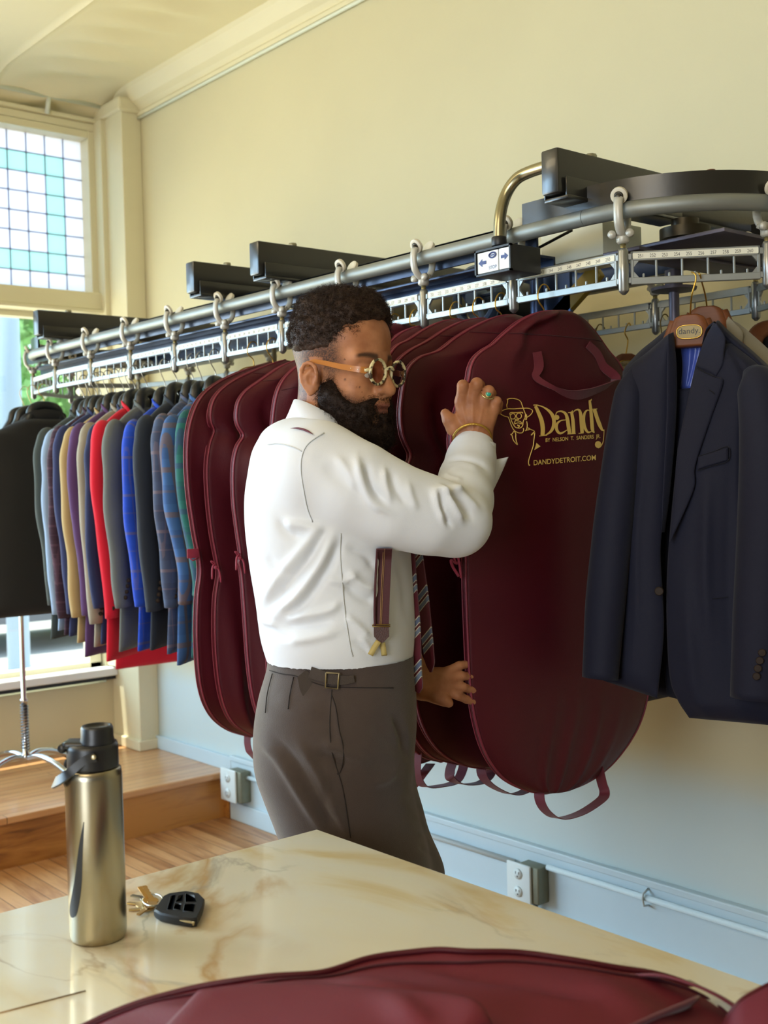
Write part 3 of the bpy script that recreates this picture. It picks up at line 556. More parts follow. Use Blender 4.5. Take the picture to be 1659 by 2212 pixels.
def bag(x,Lpx,Rpx,label,hx=None,seed=0,th=.03,folds=(),top=None,straps=(),half=.275,zb=None,handle=None,noise=.006,panel_line=True,grp='maroon garment bags on the conveyor rail',hooklabel=None,rot=0):
    L=np.array(edges_px(x,Lpx,rot)); nv=np.array([math.cos(rot),math.sin(rot),0.]); wv=np.array([-math.sin(rot),math.cos(rot),0.])
    if Rpx is not None: Rr_=np.array(edges_px(x,Rpx))
    else:
        cy=.02; zt=L[0,2]; zbot=L[-1,2]
        L=L.copy(); 
        t=np.linspace(0,1,30); prof=[]
        ymax=cy+half
        zs=np.r_[zt,zt-.012,zt-.045,zt-.11,zt-.22,zt-.5,zbot+.28,zbot+.13,zbot+.03,zbot]
        ys=np.r_[cy,cy+.06,cy+.14,cy+half*.84,cy+half*.97,cy+half,cy+half*.98,cy+half*.82,cy+half*.4,(L[-1]-np.array([x,CN0,0]))@wv]
        ys[0]=(L[0]-np.array([x,CN0,0]))@wv
        Rr_=np.array([x,CN0,0])+wv*ys[:,None]; Rr_[:,2]=zs
    b=thing('garment_bag',label,'garment bag',(x,CN0,float(L[:,2].min())),grp)
    geo,Fr,Bk=loft(L,Rr_,nv,th,.0055,130,54,4,folds,noise,7,seed)
    obj('cover',geo,maroon,b)
    nt,ns=Fr.shape[:2]
    lp=np.concatenate([Fr[:,0],Fr[-1,1:-1],Fr[::-1,-1],Fr[0,-2:0:-1]]); 
    def pipe(lp,rp=.0026):
        d=np.r_[True,np.linalg.norm(np.diff(lp,axis=0),axis=1)>1e-4]; return tube(resample(lp[d],300),rp,6,closed=False,cap=True)
    obj('piping',pipe(lp),pipe_m,b)
    lb=np.concatenate([Bk[:,0],Bk[-1,1:-1],Bk[::-1,-1]]); obj('piping',pipe(lb,.0016),pipe_m,b)
    for st in straps:
        P=smoothline([onpl(px,py,x,rot,dx) for px,py,dx in st],40); obj('strap',ribbon(P,(1,0.25,0),np.full(40,.024),.0016),strap_m,b,True,40)
    if panel_line:
        r=int(nt*.13); P=Fr[r,1:-1]+np.array([.0006,0,0]); obj('seam',tube(P,.0009,5),fabric('maroon_seam',(60,12,22)),b)
    hy=CN0 if hx is None else hx
    h=thing('coat_hanger',hooklabel or 'brass wire hook above the '+label.replace('maroon garment ','').split(',')[0],'hanger',(x,hy,1.7),'brass hooks holding the garment bags')
    zt=Lz=float(max(L[:,2].max(),Rr_[:,2].max()))
    obj('hook',hook(x,hy,ZB+.016,zt-.02),brass,h)
    obj('wire_frame',tube(smoothline([(x,hy,zt-.02),(x,hy-.05,zt-.035),(x,hy-.12,zt-.10),(x,hy,zt-.105),(x,hy+.12,zt-.10),(x,hy+.05,zt-.035),(x,hy,zt-.02)],40),.0016,6),brass,h)
    return b,Fr
def xh(px,py): return onp(px,py,1,CN0)[0]
# ---- the embroidered front bag
XA=xh(1177,640)
LA=[(1190,673),(1160,676),(1120,694),(1085,722),(1062,744),(1042,756),(1022,774),(1012,798),(1008,822),(992,862),(975,915),(970,960),(978,1020),(992,1090),(1001,1170),(1002,1260),(1006,1370),(1012,1480),(1024,1560),(1046,1628),(1082,1678),(1130,1705),(1175,1713)]
RA=[(1190,673),(1222,674),(1252,688),(1280,716),(1310,758),(1336,790),(1358,850),(1372,960),(1384,1150),(1396,1350),(1398,1440),(1394,1505),(1376,1566),(1342,1622),(1298,1668),(1240,1700),(1175,1713)]
LAB='front maroon garment bag with gold hat-and-beard drawing and gold lettering'
bagA,FA=bag(XA,LA,RA,LAB,None,3,.026,[(.02,.10,.42,.04,.05,.016),(.05,.13,.35,.09,.05,-.012),(.02,.02,.2,.22,.05,.010),(.3,.98,.42,.72,.03,.005),(.5,.98,.52,.7,.03,.006),(.72,.97,.64,.7,.03,.006),(.85,.95,.78,.72,.03,.004),(.1,.4,.35,.3,.07,.005),(.02,.3,.22,.45,.06,-.006)],
 straps=[[(1166,1690,.012),(1166,1728,.014),(1182,1755,.02),(1210,1768,.028),(1255,1756,.03),(1298,1728,.028),(1306,1712,.02),(1300,1690,.014),(1292,1655,.012)]],noise=.004,
 hooklabel='brass wire hook of the hanger holding the front lettered garment bag')
def surf(Fr):
    Y=Fr[...,1].ravel(); Z=Fr[...,2].ravel(); X=Fr[...,0].ravel()
    def f(y,z):
        out=[]
        for a,b_ in zip(np.atleast_1d(y),np.atleast_1d(z)):
            d=(Y-a)**2+(Z-b_)**2; i=np.argpartition(d,8)[:8]; w=1/(d[i]+1e-7); out.append((X[i]*w).sum()/w.sum())
        return np.array(out)
    return f
fA=surf(FA)
_c=onp(984,1216,0,XA+.012)
obj('tie',join(tube(smoothline([_c+[.0,.012,.0],_c,_c+[.004,-.016,.006],_c+[.002,-.010,-.006],_c+[.004,.004,-.026]],20),.0030,6),tube(smoothline([_c,_c+[.005,-.008,.012],_c+[.004,.004,.008],_c+[.004,.010,-.03]],16),.0026,6)),fabric('pink_tie_cord',(150,52,72),.05,.5),bagA)
def onbag(pts,lift=.0012,it=2):
    """project photo pixels on the front of the lettered bag"""
    pts=np.array(pts,float); out=[]
    for px,py in pts:
        x=XA+.03
        for _ in range(it+1):
            q=onp(px,py,0,x); x=float(fA(q[1],q[2])[0])+lift
        out.append(onp(px,py,0,x))
    return np.array(out)
# handle near the top of the front bag
hp=onbag([(1160,760),(1164,790),(1158,815),(1185,838),(1226,854),(1270,848),(1322,822),(1304,792),(1290,764),(1270,744)],.004)
hp[3:7]+=np.array([.016,-.006,0]); P=smoothline(hp,46); hw=np.interp(np.linspace(0,1,46),[0,.1,.35,.5,.7,1],[.020,.022,.008,.024,.022,.016])
obj('handle',ribbon(P,(0.1,.25,1) if False else (.3,.8,.55),hw,.002),strap_m,bagA,True,40)
# gold drawing: line strokes
def stroke(pts,w=.0021,closed=False,n=None,fine=True):
    P=onbag(pts); P=smoothline(P,max(10,len(pts)*5) if n is None else n,closed) if fine and len(pts)>2 else P
    return tube(P,w*.5,5,closed=closed,ell=1.0)
o_=lambda z: [(1040+a*.1748,830+b*.1748) for a,b in z]      # crop pixels -> photo pixels
dr=[stroke(o_([(318,292),(312,260),(322,225),(325,190),(345,178),(400,178),(450,190),(485,215),(500,250),(525,320),(545,372),(552,400)])),
 stroke(o_([(325,190),(316,184)])),
 stroke(o_([(330,405),(285,395),(240,370),(228,350),(250,330),(320,305),(400,305),(500,298),(580,298),(625,318),(630,345),(600,385),(560,410)])),
 stroke(o_([(545,372),(540,420),(552,440),(560,410),(556,372)])),
 stroke(o_([(330,405),(345,440),(370,510),(405,570),(455,600),(500,600),(520,575),(518,540)])),
 stroke(o_([(360,410),(375,460),(410,520),(440,540),(480,540),(510,510),(515,470),(525,440),(540,420)])),
 stroke(o_([(355,385),(350,360),(370,350),(420,352),(500,348),(512,360)])),
 stroke(o_([(412,470),(420,452),(450,455),(480,462),(498,480),(490,490),(460,478),(430,482),(412,490),(412,470)])),
 stroke(o_([(415,440),(430,432),(445,440),(460,434)])),stroke(o_([(445,500),(455,515),(465,508),(468,525),(450,535)])),
 stroke(o_([(560,460),(566,500),(562,550),(545,575),(560,568),(590,560),(582,540),(600,555),(655,580),(640,600),(615,628),(650,605),(660,600)])),
 stroke(o_([(660,600),(650,680),(640,760),(615,840),(590,920),(582,970),(590,1003),(598,998)])),
 stroke(o_([(400,580),(380,612),(362,620),(378,632),(385,660),(400,700),(445,748),(430,700),(424,650),(424,610),(405,582)]))]
for c_ in ((388,397),(463,392)): dr.append(stroke(o_([(c_[0]+32*math.cos(a),c_[1]+34*math.sin(a)) for a in np.linspace(0,2*math.pi,10,endpoint=False)]),closed=True))
def fillpoly(pts):
    P=onbag(pts,.0016); return P,[tuple(range(len(P)))]
def trifill(pts,lift=.0016):
    bm=bmesh.new(); vs=[bm.verts.new((p[0],-p[1],0)) for p in pts]; f=bm.faces.new(vs); bmesh.ops.triangulate(bm,faces=[f])
    V,Fc=bm_geo(bm); return onbag(np.stack([V[:,0],-V[:,1]],1),lift),Fc
dr.append(trifill(o_([(652,815),(680,724),(730,768)])))
obj('embroidered_drawing',join(*dr),gold,bagA)
def vstroke(pts,ws,n=24):
    """calligraphic stroke: crop-pixel centre line with varying width"""
    P=smoothline(np.c_[np.array(pts,float),np.zeros(len(pts))],n)[:,:2]; T=np.gradient(P,axis=0); T/=np.linalg.norm(T,axis=1)[:,None]+1e-9; Nn=np.stack([-T[:,1],T[:,0]],1)
    w=np.interp(np.linspace(0,1,n),np.linspace(0,1,len(ws)),ws)[:,None]/2
    A=onbag(o_((P+Nn*w).tolist()),.0016); B=onbag(o_((P-Nn*w).tolist()),.0016)
    V=np.concatenate([A,B]); Fc=[(i,i+1,n+i+1,n+i) for i in range(n-1)]; return V,Fc
def blob(c,r): return trifill(o_([(c[0]+r*math.cos(a),c[1]+r*1.08*math.sin(a)) for a in np.linspace(0,2*math.pi,16,endpoint=False)]))
Dl=[vstroke([(640,258),(690,258),(710,268)],[12,14,10]),vstroke([(668,270),(700,340),(740,440),(758,540),(755,630)],[38,44,52,54,50]),vstroke([(715,640),(760,635),(810,630)],[10,12,12]),
 vstroke([(690,258),(760,280),(840,335),(890,410),(895,500),(860,580),(790,632)],[12,16,34,48,46,34,12]),
 blob((935,410),28),vstroke([(912,395),(935,345),(990,335),(1040,365),(1062,430),(1075,520),(1090,610)],[10,14,22,34,44,46,44]),vstroke([(1060,615),(1110,612),(1130,608)],[10,14,8]),
 vstroke([(1045,440),(980,450),(935,490),(930,560),(965,605),(1010,595),(1065,560)],[8,16,30,38,30,20,8]),
 vstroke([(1070,350),(1105,348),(1130,325)],[8,16,10]),vstroke([(1112,340),(1128,430),(1135,520),(1140,610)],[34,42,44,44]),vstroke([(1105,614),(1165,610)],[10,10]),
 vstroke([(1130,350),(1165,318),(1205,318),(1225,370),(1235,480),(1245,600)],[8,14,28,42,44,44]),vstroke([(1200,608),(1262,602)],[10,10]),
 vstroke([(1345,330),(1310,320),(1275,360),(1262,450),(1280,540),(1315,592),(1360,585)],[8,14,30,40,38,26,10]),
 vstroke([(1325,205),(1350,200),(1362,180)],[12,20,6]),vstroke([(1338,210),(1352,320),(1362,440),(1372,560),(1395,600)],[30,40,44,44,14]),
 vstroke([(1350,310),(1430,305)],[10,10]),vstroke([(1395,312),(1430,420),(1460,500),(1490,560),(1515,570)],[46,46,48,30,8]),vstroke([(1515,560),(1512,640),(1500,720),(1470,770),(1440,782)],[10,8,10,14,20]),blob((1442,745),40)]
obj('lettering',join(*Dl),gold,bagA,False)
def textpx(s,p0,p1,h_px,yshift=0,spc=1.0):
    """flat lettering laid along a photo-pixel base line, wrapped to the bag"""
    c=bpy.data.curves.new('t','FONT'); c.body=s; c.size=1; c.space_character=spc; c.offset=.012; o=bpy.data.objects.new('t',c); S.collection.objects.link(o)
    dg=bpy.context.evaluated_depsgraph_get(); dg.update(); me=bpy.data.meshes.new_from_object(o.evaluated_get(dg)); V=np.array([v.co[:] for v in me.vertices]).reshape(-1,3); Fc=[tuple(p.vertices) for p in me.polygons]
    bpy.data.objects.remove(o); w=V[:,0].max(); p0=np.array(p0,float); p1=np.array(p1,float); d=(p1-p0)
    Q=p0+V[:,:1]/w*d+np.array([0,-1.0])*V[:,1:2]*h_px; 
    return onbag(Q,.0016,1),Fc
obj('lettering',textpx('BY  NELSON  T.  SANDERS  JR.',(1178,955),(1297,946),11.5),gold,bagA,False)
obj('lettering',textpx('DANDYDETROIT.COM',(1152,1005),(1287,993.5),15.5),gold,bagA,False)
# ---- bags behind it, right of the man
B_L=[(1112,682),(1075,684),(1030,702),(985,728),(945,758),(905,772),(878,800),(866,850),(862,900),(867,940),(878,968),(885,985),(874,1020),(870,1080),(872,1200),(880,1350),(892,1480),(908,1560),(945,1620),(1000,1652),(1060,1660)]
bag(xh(1085,655),B_L,None,'maroon garment bag directly behind the lettered one, its left edge beside the bearded face',None,5,.03,[(.03,.2,.3,.12,.06,.012),(.05,.3,.12,.45,.05,.014),(.12,.28,.2,.40,.05,-.012),(.1,.1,.45,.05,.05,.010)],straps=[[(1040,1640,.0),(1042,1675,.01),(1066,1700,.02),(1110,1716,.03),(1150,1700,.03),(1170,1680,.02),(1160,1650,.0)]])
C_L=[(1040,688),(1000,694),(960,712),(920,738),(880,760),(852,790),(838,850),(834,950),(832,1100),(840,1300),(858,1480),(882,1570),(925,1630),(985,1650)]
bag(xh(1036,665),C_L,None,'maroon garment bag second behind the lettered one, hook under number 236',None,6,.026,[(.1,.1,.45,.05,.05,.010),(.08,.15,.35,.08,.05,-.008)],straps=[[(980,1640,0),(972,1665,0),(975,1682,.01),(1000,1694,.02),(1040,1690,.02),(1060,1670,.01),(1050,1650,0)]])
D_L=[(985,690),(950,696),(915,712),(880,735),(850,752),(825,800),(812,900),(810,1100),(820,1300),(835,1480),(862,1580),(905,1630),(950,1645)]
bag(xh(987,675),D_L,None,'maroon garment bag third behind the lettered one, its top just right of the eyeglasses',None,7,.026,[(.1,.1,.45,.05,.05,.010)],straps=[[(902,1620,0),(900,1670,0),(916,1698,.01),(950,1698,.02),(985,1688,.02),(1000,1660,.01),(1000,1640,0)]])
E_L=[(905,705),(880,712),(850,730),(820,770),(800,830),(790,950),(788,1100),(795,1300),(812,1480),(840,1580),(872,1640),(900,1650)]
bag(xh(900,690),E_L,None,'maroon garment bag fourth behind the lettered one, peeking over the man\'s brow',None,8,.024,[],straps=[[(884,1620,0),(884,1680,0),(892,1696,.01),(915,1670,.02),(930,1650,.0)]])
F_L=[(858,700),(830,703),(800,715),(770,750),(752,800),(745,950),(742,1100),(750,1300),(768,1480),(800,1580),(840,1630)]
bag(xh(855,700),F_L,None,'rearmost maroon garment bag of those right of the man\'s head',None,9,.024,[])
# ---- left group behind the man's back
G1=[(668,776),(640,792),(612,818),(596,850),(588,900),(586,960),(590,1100),(592,1250),(580,1340),(578,1450),(590,1560),(620,1610),(660,1620)]
G2=[(640,778),(605,792),(560,822),(528,846),(512,872),(509,905),(515,925),(524,942),(510,965),(502,1010),(503,1080),(510,1140),(518,1198),(514,1212),(520,1240),(527,1330),(535,1440),(548,1520),(572,1575),(610,1600)]
G3=[(612,778),(580,788),(530,808),(488,832),(462,858),(451,890),(452,915),(459,930),(450,960),(444,1010),(447,1080),(455,1150),(466,1210),(470,1240),(462,1300),(462,1400),(474,1500),(500,1560),(545,1590)]
G4=[(585,782),(550,792),(500,810),(452,838),(422,872),(406,920),(401,980),(405,1060),(416,1140),(430,1225),(424,1290),(422,1380),(430,1480),(452,1540),(490,1575),(540,1592)]
spec=[(590,750,G1,'maroon garment bag nearest the man\'s back, first left of his collar'),(565,755,G2,'maroon garment bag second from the man\'s back, with knotted pink ties'),(530,765,G3,'maroon garment bag third from the man\'s back, with a hanging tie'),(495,770,G4,'leftmost maroon garment bag, beside the teal plaid jacket')]
tie_m=fabric('pink_tie_cord',(150,52,72),.05,.5)
for i,(hx,hy_,E_,lb) in enumerate(spec):
    xx=[-2.33,-2.50,-2.662,-2.758][i]; rt=math.radians([0,4,16,26][i])
    b,Fr=bag(xx,E_,None,lb,None,11+i,.034,rot=rt,folds=[(.03,.12,.35,.06,.06,.014),(.04,.30,.16,.42,.06,.022),(.12,.2,.25,.36,.05,-.016),(.16,.5,.2,.8,.06,.015),(.05,.62,.16,.95,.05,.012),(.08,.05,.3,.16,.04,-.010)],straps=[] if i<3 else [[(535,1575,0),(535,1610,0),(545,1632,.01),(575,1650,.02),(600,1600,.0)]],
      hooklabel=['brass hook above the garment bag nearest the man\'s back','brass hook above the garment bag with knotted pink ties','brass hook above the garment bag with one hanging tie','brass hook above the leftmost maroon garment bag'][i])
    if i in (1,2,3):
        px,py=[(0,0),(518,1205),(466,1225),(424,1195)][i]; c=onpl(px,py,xx,rt,.014)
        if i<3: obj('tie',join(tube(smoothline([c+[.0,0,.01],c+[.004,-.012,0],c+[.004,-.014,-.03]],10),.0025,6),tube(smoothline([c,c+[.004,.008,-.01],c+[.004,.012,-.04]],10),.0022,6),tube(smoothline([c,c+[.004,-.006,.012],c+[.004,-.016,.016],c],12),.002,6),lathe(c+[0,0,-.006],[(.001,0),(.005,.003),(.005,.008),(.001,.012)],8)),tie_m,b)
        else: obj('tie',join(box(c+[0,-.010,0],(.003,.034,.024),.001),tube([c+[.002,-.02,-.012],c+[.002,-.012,-.018],c+[.002,.006,-.012]],.002,6)),tie_m,b)
# ================================================================ JACKETS
def plaid(name,base,l1,l2,s1=11,s2=11,w=.12,rough=.85):
    m,nt,b=nmat(name); N=nt.nodes; L=nt.links; tc=N.new('ShaderNodeTexCoord'); sp=N.new('ShaderNodeSeparateXYZ'); L.new(tc.outputs['Object'],sp.inputs[0])
    ad=N.new('ShaderNodeMath'); ad.operation='SUBTRACT'; L.new(sp.outputs['Y'],ad.inputs[0]); L.new(sp.outputs['X'],ad.inputs[1])
    cur=None
    def stripe(src,sc,off,ww):
        a=N.new('ShaderNodeMath'); a.operation='MULTIPLY_ADD'; L.new(src,a.inputs[0]); a.inputs[1].default_value=sc; a.inputs[2].default_value=off+50
        f=N.new('ShaderNodeMath'); f.operation='FRACT'; L.new(a.outputs[0],f.inputs[0]); c=N.new('ShaderNodeMath'); c.operation='LESS_THAN'; L.new(f.outputs[0],c.inputs[0]); c.inputs[1].default_value=ww; return c.outputs[0]
    rgbn=N.new('ShaderNodeRGB'); rgbn.outputs[0].default_value=rgb(*base); cur=rgbn.outputs[0]
    for src,sc,off,ww,col,al in ((sp.outputs['Z'],s1,0,.42,l1,.35),(ad.outputs[0],s2,0,.42,l1,.35),(sp.outputs['Z'],s1,.3,w,l2,.75),(ad.outputs[0],s2,.3,w,l2,.75),(sp.outputs['Z'],s1,.75,w*.5,l2,.45),(ad.outputs[0],s2,.75,w*.5,l2,.45)):
        st=stripe(src,sc,off,ww); k=N.new('ShaderNodeMath'); k.operation='MULTIPLY'; L.new(st,k.inputs[0]); k.inputs[1].default_value=al
        mx=N.new('ShaderNodeMix'); mx.data_type='RGBA'; L.new(k.outputs[0],mx.inputs[0]); L.new(cur,mx.inputs[6]); mx.inputs[7].default_value=rgb(*col); cur=mx.outputs[2]
    L.new(cur,b.inputs['Base Color']); b.inputs['Roughness'].default_value=rough; b.inputs['Sheen Weight'].default_value=.05; b.inputs['Specular IOR Level'].default_value=.25; return m
blk_h=mat('black_hanger_plastic',(26,27,30),.35); chrome=mat('chrome_wire',(190,192,194),.2,.95); horn=mat('dark_horn_button',(46,36,30),.6,spec=.15)
def jacket_geos(seed,wid=.235,length=.78,th=.024,slv=.62,slx=.0,bend=0.0,spread=0.0):
    r=np.random.default_rng(seed)
    L=[(0,-.075,0),(0,-.12,-.016),(0,-.19,-.05),(0,-wid+.02,-.075),(0,-wid+.035,-.16),(0,-wid+.035,-.30),(0,-wid+.035,-.42),(0,-wid+.02,-.58),(0,-wid+.0,-length)]
    R=[(0,-p[1],p[2]) for p in L]
    fl=[(.15,.3,.2,.9,.06,.006),(.45,.3,.5,1,.06,-.005),(.75,.3,.72,.95,.06,.006)]
    body,Fr,Bk=loft(L,R,(1,0,0),th,.004,60,26,5,fl,.006,14,seed)
    sl=[]
    for s in (-1,1):
        rr=r.uniform(-1,1,3)
        P=[(.004,s*(wid-.035),-.058),(.006,s*(wid-.005),-.085),(.008,s*(wid+.014),-.16),(.010+bend*.3,s*(wid+.022+spread*.4),-.32+.01*rr[0]),(.014+bend,s*(wid+.016+spread),-.48),(.018+bend*.6,s*(wid+.006+spread*1.2),-slv)]
        ra=[.012,.040,.050,.046,.041,.036]; el=[.8,.62,.55,.55,.6,.6]
        PP=smoothline(P,40); tt=np.linspace(0,1,40); k=np.linspace(0,1,len(P))
        rad=np.interp(tt,k,ra)*(1+.05*np.sin(tt*23+rr[1]*3)*(tt>.3)); g=tube(PP,rad,20,True,ell=np.interp(tt,k,el),up=(0,1,0))
        V=g[0]; V=V+np.array([1,0,0])*(.0035*vnoise(V,26,seed+7))[:,None]
        sl.append((V,g[1]))
    # collar: stand-and-fall band round the back neck, lapels down the front
    cp=[(.026,-.052,-.11),(.022,-.072,-.06),(.010,-.080,-.022),(-.010,-.062,.000),(-.018,0,.008),(-.010,.062,.000),(.010,.080,-.022),(.022,.072,-.06),(.026,.052,-.11)]
    CP=smoothline(cp,40); col=ribbon(CP,(-.25,0,1),np.interp(np.linspace(0,1,40),[0,.3,.5,.7,1],[.03,.045,.052,.045,.03]),.005)
    lap=[]
    for s in (-1,1):
        A=[(.034,s*.050,-.06),(.036,s*.030,-.2),(.034,s*.004,-.38)]; B=[(.030,s*.088,-.09),(.036,s*.10,-.14),(.036,s*.05,-.28),(.034,s*.008,-.39)]
        if s>0: A,B=B,A
        lap.append(loft(A,B,(1,0,0),.002,.0016,24,8)[0])
    return body,sl,col,lap
def hanger_geo(w=.19):
    P=smoothline([(0,-w,-.10),(0,-w*.6,-.060),(0,-.066,-.006),(0,-.046,.036),(0,0,.050),(0,.046,.036),(0,.066,-.006),(0,w*.6,-.060),(0,w,-.10)],48); t=np.abs(np.linspace(-1,1,48))
    return tube(P,np.interp(t,[0,.25,1],[.016,.020,.012]),14,True,ell=np.interp(t,[0,.3,.8,1],[.9,.9,1.5,1.3]),up=(0,0,1))
def tr(g,x,y,z,rot=0,flip=False):
    V=np.array(g[0],float).copy()
    if flip: V[:,0]*=-1
    if rot: c,s=math.cos(rot),math.sin(rot); V=np.stack([V[:,0]*c-V[:,1]*s,V[:,0]*s+V[:,1]*c,V[:,2]],1)
    return V+np.array([x,y,z]),([f[::-1] for f in g[1]] if flip else g[1])
def jacket(x,zn,m,label,seed,hlabel,flip=False,rot=0,y=CN0,hm=None,grp='suit jackets along the left of the conveyor',cuff=True,hook_m=None,wire=True,**kw):
    body,sl,col,lap=jacket_geos(seed,**kw)
    j=thing('suit_jacket',label,'jacket',(x,y,zn-.8),grp)
    T=lambda g: tr(g,x,y,zn,rot,flip)
    obj('body',T(body),m,j)
    for g in sl:
        s_=obj('sleeve',T(g),m,j)
    obj('collar',T(col),m,j)
    for g in lap: obj('lapel',T(g),m,j)
    slv=kw.get('slv',.62)
    if cuff:
        bt=[]
        for k in range(4): bt.append(lathe((x+.040*math.cos(rot)+.262*math.sin(rot),y-.262*math.cos(rot)+.040*math.sin(rot)+.004*k,zn-slv+.03+.017*k),[(.001,0),(.0065,.0),(.0065,.003),(.001,.0035)],10,(.8,-.6,0)))
        for g in bt: obj('button',g,horn,j)
    h=thing('coat_hanger',hlabel,'hanger',(x,y,zn),'black hangers of the suit jackets' if hm is None else 'wooden hangers')
    obj('shoulders',T(hanger_geo()),hm or blk_h,h)
    if wire: obj('hook',hook(x,y,ZB+.016,zn+.06),hook_m or chrome,h)
    return j
F_=fabric
JS=[ # px of near shoulder edge, material, name, look, length, sleeve
 (90,F_('charcoal_green_wool',(64,72,70)),'charcoal green suit jacket, next right of the black one',.76,.64),
 (106,F_('pale_blue_wool',(140,162,190)),'pale blue suit jacket between charcoal and plum ones',.72,.66),
 (119,plaid('plum_check',(62,44,58),(48,32,46),(84,60,74),16,16),'dark plum checked suit jacket left of the navy and tan ones',.74,.68),
 (130,F_('navy_wool',(44,52,92)),'navy suit jacket squeezed between plum check and tan',.74,.66),
 (147,F_('tan_cotton',(172,148,102)),'tan suit jacket between navy and purple ones',.75,.66),
 (163,F_('purple_wool',(84,56,100)),'purple suit jacket right of the tan one',.80,.66),
 (184,F_('beige_linen',(148,140,124)),'beige grey suit jacket between purple and red',.76,.68),
 (199,F_('deep_navy_wool',(34,42,78)),'narrow strip of deep navy suit jacket left of the red one',.74,.62),
 (210,F_('scarlet_wool',(206,30,52)),'bright red suit jacket',.80,.66),
 (238,F_('mid_grey_wool',(98,102,98)),'mid grey suit jacket right of the red one',.76,.62),
 (279,plaid('royal_windowpane',(34,74,190),(28,62,170),(84,84,130),9,9,.07),'royal blue windowpane suit jacket',.74,.60),
 (306,F_('charcoal_wool',(42,48,58)),'charcoal suit jacket right of the royal blue one',.74,.62),
 (343,plaid('slate_plaid',(70,84,112),(58,62,82),(110,96,104),9,9,.08),'slate blue plaid suit jacket right of charcoal',.74,.60),
 (364,plaid('blue_brown_plaid',(62,98,150),(48,72,118),(104,88,84),8,8,.12),'bright blue suit jacket with brown overcheck',.76,.58),
 (396,plaid('teal_plaid',(36,98,92),(28,66,78),(44,64,96),8,8,.12),'teal green plaid suit jacket beside the garment bags',.74,.56)]
for i,(px,m_,lb,ln,slv) in enumerate(JS):
    ph=math.radians(30+6*(i/14)); yn=CN0-.262*math.cos(ph); x=x_for(px,yn,1.45)-.262*math.sin(ph); zn=1.682+[.004,-.003,.006][i%3]
    jacket(x,zn,m_,lb,20+i,'black hanger holding the '+m_.name.replace('_',' ')+' jacket',length=ln,slv=slv,rot=ph,th=.016 if i<12 else .022,bend=[.01,.0,-.01,.012,.004][i%5]+(.02 if i>=12 else 0),spread=[.0,.006,-.004][i%3])
# black jacket at the far end, seen from the back
xb=-4.20
jacket(xb,1.70,F_('black_wool',(38,38,38)),'black suit jacket seen from the back at the far left end of the rail',60,'pale wire hanger of the black suit jacket at the far left',flip=True,y=1.875,wid=.25,th=.035,slv=.60,length=.74,cuff=False,hook_m=brass)
for k,(xx,hm_) in enumerate(((-4.27,'second'),(-4.34,'third'))):
    t=thing('coat_hanger','%s pale hook left of the black jacket\'s own at the rail\'s far left end'%hm_,'hanger',(xx,CN0,1.7)); obj('hook',hook(xx,CN0,ZB+.016,1.735),mat('pale_gold_wire',(206,184,140),.3,.7),t); obj('shoulders',tr(hanger_geo(),xx,CN0,1.69),blk_h,t)
# garments on the far run glimpsed under the row
def farj(px,ylow,m_,lb,seed,zn=1.70,ln=.8,yy=CN1):
    x=x_for(px,yy-.24,1.0); jacket(x,zn,m_,lb,seed,'far-run hanger of the '+lb.split(' on the far run')[0],y=yy,grp='garments on the far run of the conveyor',length=ln,cuff=False,slv=.6)
farj(190,0,F_('purple_wool',(84,56,100)),'purple garment hem on the far run, below the beige jacket',70,ln=.98)
farj(243,0,F_('scarlet_wool',(206,30,52)),'red garment hem on the far run, below the grey jacket',71,ln=1.02)
farj(288,0,F_('silver_grey_wool',(176,178,182)),'silver grey garment hem on the far run over the red one',72,ln=.86)
farj(345,0,F_('black_wool',(38,38,38)),'black garment hem on the far run left of the bags',73,ln=.86)
farj(402,0,F_('slate_wool',(70,84,112)),'slate blue garment hem on the far run beside the bags',74,ln=.84)
farj(38,0,F_('violet_wool',(70,60,130)),'violet blue garment hem on the far run under the black jacket',75,ln=.66)
# ================================================================ NAVY BLAZER AND ITS NEIGHBOURS
navy=fabric('navy_worsted',(23,25,43),.06,.75,.25,900,.06,.25); navy_in=fabric('navy_inner',(22,24,36),.05,.9); lining=mat('blue_satin_lining',(64,84,170),.35,var=.1,vscale=12,sheen=.3)
def DB(px,off=0): return 2.30-(px-1490)*.00034+off
def BP(pts,off=0): return [dep(px,py,DB(px,off)) for px,py in pts]
bn=-FF*math.cos(.35)-RR*math.sin(.35)
BZ=thing('navy_blazer','navy single-breasted blazer hanging face-on at the right, blue lining showing','blazer',tuple(dep(1490,1560,2.3)))
g=loft(BP([(1444,722),(1400,760),(1358,795),(1342,840),(1338,950),(1326,1150),(1314,1390),(1304,1470)],.03),BP([(1452,722),(1452,800),(1449,900),(1440,1040),(1430,1144),(1427,1208),(1434,1358),(1420,1508)]),bn,.022,.004,90,30,3,[(.55,.3,.5,.95,.09,.006),(.2,.3,.15,.9,.06,-.008)],.003,10,1)[0]; obj('front_panel',g,navy,BZ)
g=loft(BP([(1520,748),(1500,815),(1478,900),(1463,990),(1446,1165),(1440,1300),(1446,1453),(1463,1509),(1489,1550)]),BP([(1580,742),(1640,790),(1662,830),(1665,1000),(1664,1200),(1668,1400),(1675,1567)]),bn,.026,.004,100,40,3,[(.35,.35,.42,.8,.07,.010),(.75,.05,.72,.5,.05,-.012),(.6,.3,.62,.9,.07,-.006),(.2,.6,.25,1,.08,.008)],.004,10,2)[0]; obj('front_panel',g,navy,BZ)
